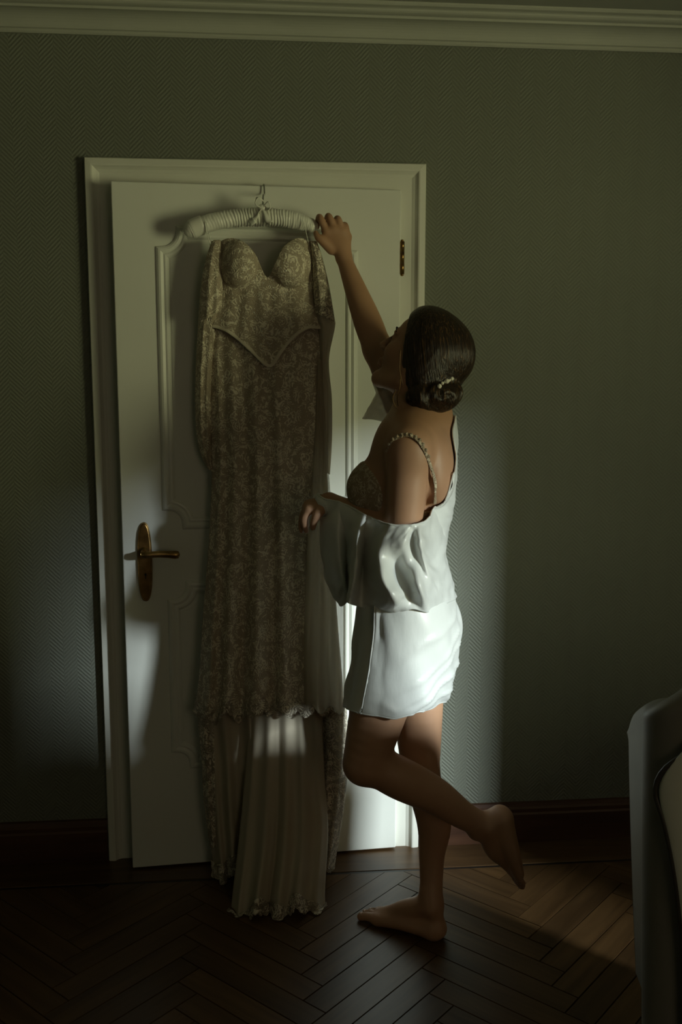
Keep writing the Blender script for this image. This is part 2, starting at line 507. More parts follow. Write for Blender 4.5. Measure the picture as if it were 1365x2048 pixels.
cnt = 0
for i in range(-60, 61):
    for j in range(-12, 13):
        for kind in (0, 1):
            if kind == 0: o0 = np.array([i * PW + j * PL, i * PW - j * PL]); dx, dy = PL, PW
            else: o0 = np.array([i * PW + j * PL + PL, i * PW - j * PL + PW - PL]); dx, dy = PW, PL
            g = .0008
            q = [o0 + (g, g), o0 + (dx - g, g), o0 + (dx - g, dy - g), o0 + (g, dy - g)]
            q = [Rz @ p + np.array([.13, -.6]) for p in q]
            cx = sum(p[0] for p in q) / 4; cy = sum(p[1] for p in q) / 4
            if cx < -1.35 or cx > 1.75 or cy < -1.45 or min(p[1] for p in q) > GY - .03: continue
            pc = clip(q, GY - .008)
            if len(pc) < 3: continue
            full = max(p[1] for p in q) <= GY - .008
            ax = 0 if kind == 0 else 1
            if full:
                if pmesh is None:
                    ob = mk('parquet_plank', [(0, 0, -.004), (PL - 2 * g, 0, -.004), (PL - 2 * g, PW - 2 * g, -.004), (0, PW - 2 * g, -.004),
                                              (.001, .001, 0), (PL - 2 * g - .001, .001, 0), (PL - 2 * g - .001, PW - 2 * g - .001, 0), (.001, PW - 2 * g - .001, 0)],
                            [(4, 5, 6, 7), (0, 1, 5, 4), (1, 2, 6, 5), (2, 3, 7, 6), (3, 0, 4, 7)], M['plank'], fl, False)
                    pmesh = ob.data
                else:
                    ob = bpy.data.objects.new('parquet_plank', pmesh); COL.objects.link(ob); ob.parent = fl
                ang = math.radians(45) if kind == 0 else math.radians(135)
                org = q[0] if kind == 0 else q[1]
                ob.location = (org[0], org[1], 0); ob.rotation_euler = (0, 0, ang)
            else:
                # express the clipped plank in its own frame so the grain runs along it
                ang = math.radians(45) if kind == 0 else math.radians(135)
                org = q[0] if kind == 0 else q[1]
                ca, sa = math.cos(ang), math.sin(ang)
                loc = [((p - org)[0] * ca + (p - org)[1] * sa, -(p - org)[0] * sa + (p - org)[1] * ca) for p in pc]
                n = len(loc)
                V = [(x, y, -.004) for x, y in loc] + [(x, y, 0) for x, y in loc]
                F = [tuple(range(n, 2 * n))] + [(k, (k + 1) % n, n + (k + 1) % n, n + k) for k in range(n)]
                ob = mk('parquet_plank', V, F, M['plank'], fl, False)
                ob.location = (org[0], org[1], 0); ob.rotation_euler = (0, 0, ang)
            cnt += 1

# ------------------------------------------------------------------ door leaf
DA = math.asin(.056 / .815)
DH = np.array([.41, -.032, 0.0])
Dd = np.array([-math.cos(DA), -math.sin(DA), 0]); Dn = np.array([math.sin(DA), -math.cos(DA), 0])


def dw(s, z, h=0.0):
    """point on the leaf: s from the hinge edge, z up, h in front of its face"""
    p = DH + Dd * s + Dn * h; p[2] = z; return p


door = empty('door_1', (0, 0, 0)); tag(door, 'white panelled wooden door standing slightly ajar behind the hanging gown', kind='structure')
b = MB()
def dbox(mb, s0, s1, z0, z1, h0, h1):
    V = [dw(s, z, h) for z in (z0, z1) for s, h in ((s0, h0), (s1, h0), (s1, h1), (s0, h1))]
    mb.add(V, [(0, 3, 2, 1), (4, 5, 6, 7), (0, 1, 5, 4), (1, 2, 6, 5), (2, 3, 7, 6), (3, 0, 4, 7)])
    return mb
dbox(b, 0, .815, .006, 2.012, -.024, 0)
b.build('door_leaf', M['white'], door, bevel=.003)
dbox(MB(), .02, .795, .008, 1.995, -.044, -.024).build('door_rebate', M['white'], door)


def scooped(s0, s1, z0, z1, r):
    P = []
    def arc(cx, cz, a0, a1):
        for k in range(9):
            a = math.radians(a0 + (a1 - a0) * k / 8); P.append((cx + r * math.cos(a), cz + r * math.sin(a)))
    nk = .012
    # corners cut by concave quarter circles with small fillets
    for (cx, cz, a0, a1, e0, e1) in (
            (s0, z0, 90, 0, (0, nk), (nk, 0)), (s1, z0, 180, 90, (-nk, 0), (0, nk)),
            (s1, z1, 270, 180, (0, -nk), (-nk, 0)), (s0, z1, 0, -90, (nk, 0), (0, -nk))):
        A = (cx + r * math.cos(math.radians(a0)), cz + r * math.sin(math.radians(a0)))
        P.append((A[0] + e0[0], A[1] + e0[1]))
        arc(cx, cz, a0, a1)
        B = P[-1]; P.append((B[0] + e1[0], B[1] + e1[1]))
    return P


def moulding(name, path):
    pr = [(-.019, 0), (-.017, .005), (-.012, .0085), (-.006, .0095), (-.001, .007), (.002, .0055), (.007, .0075), (.012, .0068), (.016, .003), (.018, 0)]
    P = np.array(path); n = len(P)
    nx = np.roll(P, -1, 0) - P; nx /= np.linalg.norm(nx, axis=1)[:, None] + 1e-9
    pv = np.roll(nx, 1, 0); t = nx + pv; t /= np.linalg.norm(t, axis=1)[:, None] + 1e-9
    N = np.stack([-t[:, 1], t[:, 0]], 1)
    sc = 1 / np.clip((N * np.stack([-nx[:, 1], nx[:, 0]], 1)).sum(1), .6, 1)
    V = [dw(P[k][0] + N[k][0] * o_ * sc[k], P[k][1] + N[k][1] * o_ * sc[k], h) for k in range(n) for o_, h in pr]
    F = grid_faces(n, len(pr), cu=True)
    o = mk(name, np.array(V), F, M['white'], door, False)
    return o


moulding('panel_moulding', scooped(.145, .680, 1.060, 1.878, .055))
moulding('panel_moulding', scooped(.150, .672, .330, .870, .052))
# slightly raised panel fields
def field(s0, s1, z0, z1, r, ins):
    P = scooped(s0 + ins, s1 - ins, z0 + ins, z1 - ins, r)
    n = len(P)
    V = [dw(s, z, 0) for s, z in P] + [dw(s, z, .0022) for s, z in P]
    mk('panel_field', V, [tuple(range(n, 2 * n))] + [(k, (k + 1) % n, n + (k + 1) % n, n + k) for k in range(n)], M['white'], door, False)
field(.145, .680, 1.060, 1.878, .055, .020); field(.150, .672, .330, .870, .052, .020)


def oval_plate(name, cs, cz, hw, hh, h0, h1, mat, parent, pw=1.7):
    N = 40; P = []
    for k in range(N):
        a = 2 * math.pi * k / N; c, s = math.cos(a), math.sin(a)
        zz = hh * np.sign(s) * abs(s) ** .8
        P.append((hw * np.sign(c) * abs(c) ** .75, zz))
    V = [dw(cs + x, cz + z, h0) for x, z in P] + [dw(cs + x * .96, cz + z * .985, h1 * .7) for x, z in P] + [dw(cs + x * .72, cz + z * .93, h1) for x, z in P]
    F = [(r * N + k, r * N + (k + 1) % N, (r + 1) * N + (k + 1) % N, (r + 1) * N + k) for r in range(2) for k in range(N)] + [tuple(range(2 * N, 3 * N))]
    return mk(name, V, F, mat, parent, False)


pl = oval_plate('handle_plate', .7525, .948, .0215, .117, 0, .0075, M['brass'], door); pl['label'] = 'long oval brass handle plate'
rimV, rimF = tube([dw(.7525 + .0195 * math.copysign(abs(math.cos(a)) ** .75, math.cos(a)), .948 + .112 * math.copysign(abs(math.sin(a)) ** .8, math.sin(a)), .0065) for a in np.linspace(0, 2 * math.pi, 49)], .0014, 6, False)
mk('plate_rim', rimV, rimF, M['brass'], pl)
V, F = tube([dw(.754, .978, .004), dw(.754, .978, .012), dw(.754, .978, .013), dw(.754, .978, .046)], [.0155, .0150, .0095, .0090], 16); mk('lever_neck', V, F, M['brass'], pl)
lp = smooth_path([dw(.760, .978, .048), dw(.740, .978, .052), (dw(.715, .979, .052)), dw(.690, .978, .051), dw(.668, .976, .050), dw(.652, .975, .049)], 26)
V, F = tube(lp, np.interp(np.linspace(0, 1, 26), [0, .1, .3, .6, .85, .96, 1], [.008, .0095, .0082, .0090, .0105, .009, .003]), 12, True, flat=1.15); mk('lever', V, F, M['brass'], pl)
V, F = ball(dw(.7515, .912, .0080), (.0032, .0014, .0040)); b = MB().add(V, F); dbox(b, .7502, .7528, .900, .911, .0070, .0085)
b.build('keyhole', M['black'], pl)
# hinges
def hinge(z):
    h = None
    for k, (z0, z1) in enumerate(((z - .046, z - .0155), (z - .0150, z + .0150), (z + .0155, z + .046))):
        V, F = tube([(.4145, -.030, z0), (.4145, -.030, z1)], .0068, 14)
        o = mk('hinge_knuckle', V, F, M['brass'], door if h is None else h)
        if h is None: h = o; o.name = 'hinge'
    V, F = ball((.4145, -.030, z - .048), (.005, .005, .004)); mk('hinge_tip', V, F, M['brass'], h)
    V, F = ball((.4145, -.030, z + .048), (.005, .005, .004)); mk('hinge_tip', V, F, M['brass'], h)
hinge(1.822); hinge(.25)

# ------------------------------------------------------------------ padded hanger
hang = empty('padded_hanger', tuple(at(527, 440, -.135))); tag(hang, 'ruched satin padded hanger with a bow, hooked over the door top', 'hanger')
HY = -.138
hpts = [(368, 466), (400, 452), (440, 441), (485, 435), (527, 434), (570, 437), (606, 446), (636, 457)]
hy = [-.150, -.148, -.144, -.140, -.138, -.138, -.138, -.140]
hpth = smooth_path([at(px, py, y) for (px, py), y in zip(hpts, hy)], 240)
hr = np.interp(np.linspace(0, 1, 240), [0, .012, .05, .2, .5, .8, .95, .985, 1], [.004, .013, .021, .0235, .0235, .0235, .019, .012, .004])
V, F = tube(hpth, hr, 28, True)
V = V.copy().reshape(240, 28, 3)
uu = np.linspace(0, 1, 240)[:, None]; th = np.linspace(0, 2 * math.pi, 28, endpoint=False)[None]
gath = np.clip(1 - np.abs(uu - .53) / .30, .12, 1)
rip = .0030 * np.sin(uu * 330 + 2.0 * np.sin(th * 2) + 3 * fract_noise(uu * 40, th * 1.5, 3)) * gath + .0018 * (fract_noise(uu * 60, th * 2, 8) - .5)
ctr = hpth[:, None]; dirn = V - ctr; dirn /= np.linalg.norm(dirn, axis=2)[..., None] + 1e-9
V += dirn * (rip * (hr[:, None] > .012))[..., None]
mk('padded_arm', V.reshape(-1, 3), F, M['hangersatin'], hang)
# end cap cuff at the left
cp_ = smooth_path([at(381, 460, -.150), at(394, 454, -.149), at(408, 449, -.148)], 14)
V, F = tube(cp_, np.interp(np.linspace(0, 1, 14), [0, .1, .9, 1], [.0225, .0255, .0262, .0240]), 24); mk('end_cuff', V, F, M['hangersatin'], hang)
# hook rises and bends over the top of the leaf
top = at(526, 362, -.075)
hk = smooth_path([at(525, 436, -.138), at(526, 410, -.134), at(527, 390, -.122), dw(.395, 1.985, .016), dw(.395, 2.010, .008), dw(.395, 2.0165, -.006), dw(.395, 2.0165, -.020), dw(.395, 2.006, -.0285), dw(.395, 1.990, -.0285)], 70)
V, F = tube(hk, .0021, 8); mk('hook', V, F, M['steel'], hang)
# ribbon bow
def ribbon(path, w, name, wdir=(1, 0, .2)):
    P = smooth_path(path, 26); w = np.interp(np.linspace(0, 1, 26), np.linspace(0, 1, len(w)), w)
    d = unit_(wdir); T = np.gradient(P, axis=0)
    S_ = np.cross(T, np.cross(d, T)); S_ /= np.linalg.norm(S_, axis=1)[:, None] + 1e-9
    V = np.stack([P - S_ * w[:, None], P - S_ * w[:, None] * .3 + np.cross(T, S_) / (np.linalg.norm(T, axis=1)[:, None] + 1e-9) * .002, P + S_ * w[:, None]], 1)
    o = mk(name, V.reshape(-1, 3), grid_faces(26, 3), M['hangersatin'], bow_parent[0])
    s2 = o.modifiers.new('t', 'SOLIDIFY'); s2.thickness = .0012; s2.offset = 0
    return o
def unit_(v): v = np.asarray(v, float); return v / np.linalg.norm(v)
bow_parent = [hang]
V, F = ball(at(525, 416, -.156), (.011, .009, .010)); bow = mk('bow', V, F, M['hangersatin'], hang); bow_parent[0] = bow
ribbon([at(525, 416, -.16), at(512, 408, -.168), at(516, 396, -.162), at(526, 402, -.156), at(526, 414, -.158)], [.003, .007, .009, .006, .003], 'bow_loop', (0, 1, .4))
ribbon([at(526, 416, -.16), at(536, 404, -.166), at(540, 414, -.168), at(534, 420, -.160), at(526, 417, -.158)], [.003, .006, .008, .006, .003], 'bow_loop', (0, 1, .4))
ribbon([at(524, 418, -.160), at(516, 428, -.166), at(508, 440, -.168), at(500, 446, -.166)], [.003, .007, .010, .011], 'bow_tail', (.6, 0, .8))
ribbon([at(526, 418, -.160), at(532, 430, -.166), at(536, 440, -.168), at(541, 446, -.166)], [.003, .006, .009, .010], 'bow_tail', (.8, 0, -.5))
# hanging loop strap of the gown over the left end
# ------------------------------------------------------------------ lace wedding gown
gown = empty('wedding_gown', tuple(at(530, 1780, -.25) * np.array([1, 1, 0]))); tag(gown, 'ivory lace wedding gown hanging from the padded hanger on the door', 'dress')


def panel(name, keys, nu, nv, mat, fold=None, top=None, bot=None, back=.03, thick=.0015, parent=None, dy=None, closed=True, seed=0):
    """keys: (py, left px, right px, base depth, bulge). Front of the piece bulges towards the viewer, back lies flatter."""
    K = cr(np.array(keys, float), np.linspace(0, len(keys) - 1, nv))
    nb = nu // 2 if closed else 0
    G = np.zeros((nv, nu + nb, 3))
    u = np.linspace(0, 1, nu)
    for j in range(nv):
        py, xl, xr, yb, bl = K[j]; v = j / (nv - 1)
        px = xl + (xr - xl) * u
        arch = np.sin(np.pi * np.clip(u, 0, 1)) ** .6
        y = yb - bl * arch
        if fold is not None: y = y - fold(u, v) * np.clip(np.sin(np.pi * u) * 4, 0, 1)
        if dy is not None: y = y - dy(px, np.full_like(px, py))
        q = np.full_like(px, py)
        if top is not None: q = q + top(u) * max(0, 1 - v / .35) if not callable(getattr(top, 'full', None)) else q
        if bot is not None: q = q + bot(u) * np.clip((v - .55) / .45, 0, 1) ** 2
        for i in range(nu): G[j, i] = at(px[i], q[i], y[i])
        if closed:
            ub = np.linspace(1, 0, nb + 2)[1:-1]
            for i, w in enumerate(ub):
                qb = py + (bot(np.array([w]))[0] * np.clip((v - .55) / .45, 0, 1) ** 2 if bot is not None else 0)
                G[j, nu + i] = at(xl + (xr - xl) * w, qb, yb + back * math.sin(math.pi * w))
    o = mk(name, G.reshape(-1, 3), grid_faces(nv, nu + nb, cv=closed), mat, parent or gown)
    if thick:
        s2 = o.modifiers.new('thick', 'SOLIDIFY'); s2.thickness = thick; s2.offset = 0
    return o, G


def folds(spec, warp=.05, seed=0):
    """spec: (centre u, width, amplitude top, amplitude bottom)"""
    def f(u, v):
        w = u + warp * (fract_noise(np.array([v * 3.0]), np.array([seed + .5]), seed)[0] - .5)
        s_ = 0
        for c, wd, a0, a1 in spec: s_ = s_ + (a0 + (a1 - a0) * v) * np.exp(-((w - c) / wd) ** 2)
        return s_
    return f


# underskirt of tulle, down to the floor
sk_f = folds([(.06, .03, .004, .03), (.16, .035, .006, .035), (.27, .03, .004, -.02), (.34, .03, .006, .04), (.46, .045, .010, .05), (.56, .02, .0, -.015), (.62, .035, .008, .045), (.72, .02, 0, -.02), (.78, .03, .006, .05), (.88, .02, .0, -.02), (.94, .03, .004, .035)], .04, 3)
under = [(1180, 415, 668, -.135, .03), (1300, 404, 680, -.145, .035), (1400, 402, 688, -.150, .04), (1500, 410, 694, -.150, .045), (1580, 414, 690, -.150, .05), (1660, 420, 676, -.150, .055), (1735, 426, 668, -.150, .06)]
tu, GT = panel('tulle_skirt', under, 150, 70, M['tulle'], sk_f, bot=lambda u: 9 * np.sin(u * 26) - 12 * (u > .8), back=.02)
# front train folds that reach out onto the floor
ftr = folds([(.08, .05, .004, .02), (.28, .06, .006, .03), (.42, .03, .0, -.02), (.52, .06, .006, .03), (.72, .06, .006, .028), (.92, .05, .004, .02)], .05, 6)
train = [(1400, 500, 640, -.190, .03), (1480, 496, 646, -.200, .035), (1560, 490, 650, -.215, .04), (1640, 482, 656, -.235, .045), (1700, 476, 655, -.260, .05), (1745, 470, 652, -.290, .05), (1785, 464, 650, -.315, .045), (1812, 460, 652, -.335, .035)]


def train_hem(u): return 34 * (1 - u) ** 3 + 9 * np.sin(u * 15 + .4) + 6 * np.sin(u * 33 + 1) + 10 * (fract_noise(u * 14, u * 0 + .5, 4) - .5) - 10 * np.exp(-((u - .42) / .06) ** 2)
tr, GTr = panel('tulle_train', train, 110, 60, M['tulle'], ftr, bot=train_hem, back=.02, closed=False)


def lace_band(name, G, width, mat, drop=.012, scal=26, seed=0, i0=0, i1=None, out=.004):
    """scalloped lace border along the last row of a cloth grid"""
    e = G[-1, i0:i1]; n = len(e); m_ = n * 3
    P = cr(e, np.linspace(0, n - 1, m_)); up = cr(G[-4, i0:i1], np.linspace(0, n - 1, m_))
    d = P - up; d /= np.linalg.norm(d, axis=1)[:, None] + 1e-9
    L = np.concatenate([[0], np.cumsum(np.linalg.norm(np.diff(P, axis=0), axis=1))])
    sc = np.abs(np.sin(L * math.pi * scal)) ** .6
    fr = (fract_noise(L * 160, np.full(m_, seed + .3), seed) - .5) * .006
    rows_ = []
    nrm_ = np.cross(np.gradient(P, axis=0), d); nrm_ /= np.linalg.norm(nrm_, axis=1)[:, None] + 1e-9
    nrm_ *= np.sign(-nrm_[:, 1:2] + 1e-6)
    for k, t in enumerate(np.linspace(-1, 1, 9)):
        ext = d * (width * t * .5)[..., None] if False else d * ((width * t * .5 + (sc * drop + fr) * max(t, 0)))[:, None]
        q = P + ext + nrm_ * (out + .004 * np.sin(L * 90 + k)[:, None] * max(t, 0))
        q[:, 2] = np.maximum(q[:, 2], .0035 + .002 * np.sin(L * 60) ** 2)
        rows_.append(q)
    A = np.array(rows_)
    o = mk(name, A.reshape(-1, 3), grid_faces(9, m_), mat, gown)
    s2 = o.modifiers.new('thick', 'SOLIDIFY'); s2.thickness = .0014; s2.offset = 0
    return o


GTf = np.concatenate([GT[:, :150]], 1)
lace_band('hem_lace', GTf, .05, M['lace_open'], .012, 24, 1)
lace_band('train_lace', GTr, .035, M['lace_open'], .012, 26, 2)
# falling lace edge on the right, lit by the window
edge_k = [(1400, 640, 692, -.165, .02), (1500, 640, 698, -.165, .025), (1600, 636, 690, -.170, .03), (1680, 628, 678, -.175, .03), (1738, 622, 668, -.180, .03)]
panel('lace_edge', edge_k, 40, 60, M['lace_open'], folds([(.3, .12, .004, .018), (.7, .12, .004, .02)], .1, 9), bot=lambda u: 10 * np.abs(np.sin(u * 12)) - 6, back=.0, closed=False)
edge_k = [(1390, 392, 440, -.155, .012), (1440, 396, 440, -.155, .015), (1520, 404, 440, -.155, .02), (1600, 408, 444, -.155, .02), (1690, 420, 450, -.155, .02)]
panel('lace_edge', edge_k, 30, 60, M['lace_open'], folds([(.3, .12, .004, .012), (.7, .12, .004, .014)], .1, 4), bot=lambda u: 8 * np.abs(np.sin(u * 9)), back=.0, closed=False)

# lace overskirt, scalloped hem at knee height
ov_f = folds([(.07, .035, .004, .030), (.20, .05, .006, .028), (.31, .03, 0, -.014), (.40, .05, .006, .030), (.52, .035, .0, -.012), (.60, .05, .006, .026), (.76, .06, .004, .028), (.92, .04, .003, .024)], .05, 5)
over = [(655, 424, 640, -.128, .022), (700, 418, 644, -.130, .030), (780, 420, 646, -.132, .036), (860, 422, 650, -.134, .040), (950, 424, 655, -.138, .042), (1050, 420, 660, -.144, .044), (1150, 413, 668, -.152, .050), (1250, 405, 676, -.160, .056), (1340, 400, 682, -.166, .062), (1412, 392, 688, -.172, .068)]


def over_hem(u): return 14 * np.abs(np.sin(u * 27 + .4)) + 22 * np.exp(-((u - .12) / .05) ** 2) + 16 * np.exp(-((u - .30) / .06) ** 2) - 8
ov, GO = panel('lace_overskirt', over, 170, 120, M['lace'], ov_f, bot=over_hem, back=.012)
lace_band('overskirt_scallops', GO[:, :170], .03, M['lace_open'], .010, 30, 5)
# sheer tulle overlay gathered up at the right
veil = [(720, 636, 645, -.150, .004), (820, 632, 650, -.155, .010), (930, 626, 657, -.170, .02), (1010, 620, 664, -.175, .04), (1090, 614, 678, -.190, .05), (1200, 606, 690, -.200, .055), (1300, 600, 690, -.202, .06), (1420, 596, 690, -.206, .06)]
panel('sheer_overlay', veil, 50, 60, M['veil'], folds([(.15, .08, .0, .012), (.4, .08, .0, .016), (.65, .07, .0, .016), (.88, .06, .0, .014)], .08, 2), bot=lambda u: 8 * np.sin(u * 16), back=0, closed=False, thick=.0008)

# bodice: sweetheart neckline, two moulded cups, dipped pointed waist edge
nu_, nv_ = 150, 110
def topc(u):   # px of the neckline
    return np.interp(u, [0, .06, .16, .27, .38, .46, .50, .54, .60, .70, .82, .92, 1], [486, 478, 478, 486, 508, 545, 562, 556, 528, 492, 478, 478, 486])
def botc(u):
    return np.interp(u, [0, .05, .15, .25, .35, .45, .52, .56, .62, .70, .80, .90, 1], [655, 656, 664, 680, 700, 722, 736, 734, 712, 688, 668, 656, 658])
G = np.zeros((nv_, nu_, 3)); u = np.linspace(0, 1, nu_)
tk = np.convolve(np.pad(topc(u), 6, 'edge'), np.ones(13) / 13, 'valid'); bk_ = np.convolve(np.pad(botc(u), 4, 'edge'), np.ones(9) / 9, 'valid')
for j in range(nv_):
    v = j / (nv_ - 1)
    py = tk + (bk_ - tk) * v
    xl = np.interp(py, [478, 540, 600, 660, 740], [441, 440, 434, 422, 420]); xr = np.interp(py, [478, 540, 600, 660, 740], [622, 626, 632, 641, 644])
    px = xl + (xr - xl) * u
    y = -.140 - .030 * np.sin(np.pi * u) ** .7
    for cx, cy, rx, ry in ((477, 528, 37, 46), (583, 528, 39, 46)):
        d2 = ((px - cx) / rx) ** 2 + ((py - cy) / ry) ** 2
        y = y - .046 * np.sqrt(np.clip(1 - d2, 0, 1)) * np.where(d2 < 1, 1, 0) ** 1 * .85 - .010 * np.exp(-d2 * 1.2)
    # boning ridges
    y = y - .0025 * np.cos(u * 40) * (py > 580)
    y = y - .012 * np.clip((v - .6) / .4, 0, 1) ** 1.5         # waist edge stands away
    for i in range(nu_): G[j, i] = at(px[i], py[i], y[i])
for _ in range(3):
    G[1:-1, 1:-1] = .5 * G[1:-1, 1:-1] + .125 * (G[2:, 1:-1] + G[:-2, 1:-1] + G[1:-1, 2:] + G[1:-1, :-2])
bd = mk('bodice', G.reshape(-1, 3), grid_faces(nv_, nu_), M['lace'], gown)
s2 = bd.modifiers.new('thick', 'SOLIDIFY'); s2.thickness = .003; s2.offset = 1
GBo = G
V, F = tube(G[-3] + np.array([0, -.002, 0]), .0055, 10, True, flat=.35, flatdir=(0, -1, .3)); mk('waist_edge', V, F, M['edge'], gown)
V, F = tube(G[0] + np.array([0, -.001, 0]), .0022, 6); mk('neckline_edge', V, F, M['lace'], gown)
# back of the bodice
bkb = [(556, 442, 624, -.118, -.004), (600, 440, 628, -.116, -.004), (660, 424, 640, -.114, -.004)]
panel('bodice_back', bkb, 30, 20, M['lace'], None, back=0, closed=False)
# crystals scattered over the bodice
b = MB()
for k in range(150):
    i = int(np.clip(rng.normal(.52, .24), .02, .98) * nu_); j = int(rng.uniform(.02, .9) * nv_)
    V, F = ball(G[j, i] + np.array([0, -.003, 0]), rng.uniform(.0010, .0019), 6, 4); b.add(V, F)
o = b.build('crystal_beading', M['bead'], gown, True); o['kind'] = 'stuff'
# sleeves hanging at both sides
sl_l = [(482, 424, 446, -.125, .02), (520, 412, 446, -.125, .03), (570, 403, 444, -.126, .034), (630, 398, 444, -.128, .034), (650, 397, 436, -.128, .030), (700, 394, 430, -.128, .026), (780, 391, 424, -.128, .024), (860, 393, 424, -.128, .022), (910, 402, 424, -.128, .018), (940, 414, 428, -.128, .012)]
panel('lace_sleeve', sl_l, 50, 90, M['lace'], folds([(.3, .1, .002, .008), (.7, .1, .002, .008)], .2, 3), bot=lambda u: 10 * (u - .5), back=.012)
sl_r = [(482, 618, 634, -.125, .02), (520, 622, 646, -.125, .028), (570, 624, 658, -.126, .034), (635, 628, 669, -.128, .036), (655, 636, 670, -.128, .034), (720, 640, 658, -.128, .026), (800, 640, 664, -.128, .024), (880, 642, 664, -.128, .022), (945, 646, 660, -.128, .014)]
panel('lace_sleeve', sl_r, 50, 90, M['sleeve'], folds([(.3, .1, .002, .008), (.7, .1, .002, .008)], .2, 8), bot=lambda u: 8 * (u - .5), back=.012)
# fuller upper part of each sleeve, lying over the side of the bodice
panel('upper_sleeve', [(480, 428, 441, -.158, .004), (505, 416, 443, -.160, .010), (545, 407, 444, -.162, .014), (595, 402, 445, -.164, .016), (632, 399, 443, -.164, .014)], 40, 50, M['lace'], folds([(.35, .12, .001, .006), (.75, .1, .001, .005)], .2, 5), bot=lambda u: 26 * (.55 - u), back=.006)
panel('upper_sleeve', [(484, 622, 634, -.158, .004), (510, 625, 643, -.160, .010), (550, 627, 652, -.162, .014), (600, 629, 662, -.164, .016), (640, 632, 669, -.164, .014)], 40, 50, M['lace_open'], folds([(.35, .12, .001, .006), (.75, .1, .001, .005)], .2, 6), bot=lambda u: 18 * (u - .8), back=.006)
# loop straps holding the gown on the hanger
for pts in ([at(413, 444, -.176), at(417, 462, -.172), at(424, 488, -.150)], [at(411, 444, -.176), at(413, 462, -.172), at(420, 490, -.150)], [at(606, 440, -.166), at(612, 462, -.168), at(618, 490, -.150)]):
    V, F = tube(smooth_path(pts, 16), .0016, 6, True, flat=.6); mk('hanging_loop', V, F, M['hangersatin'], gown)

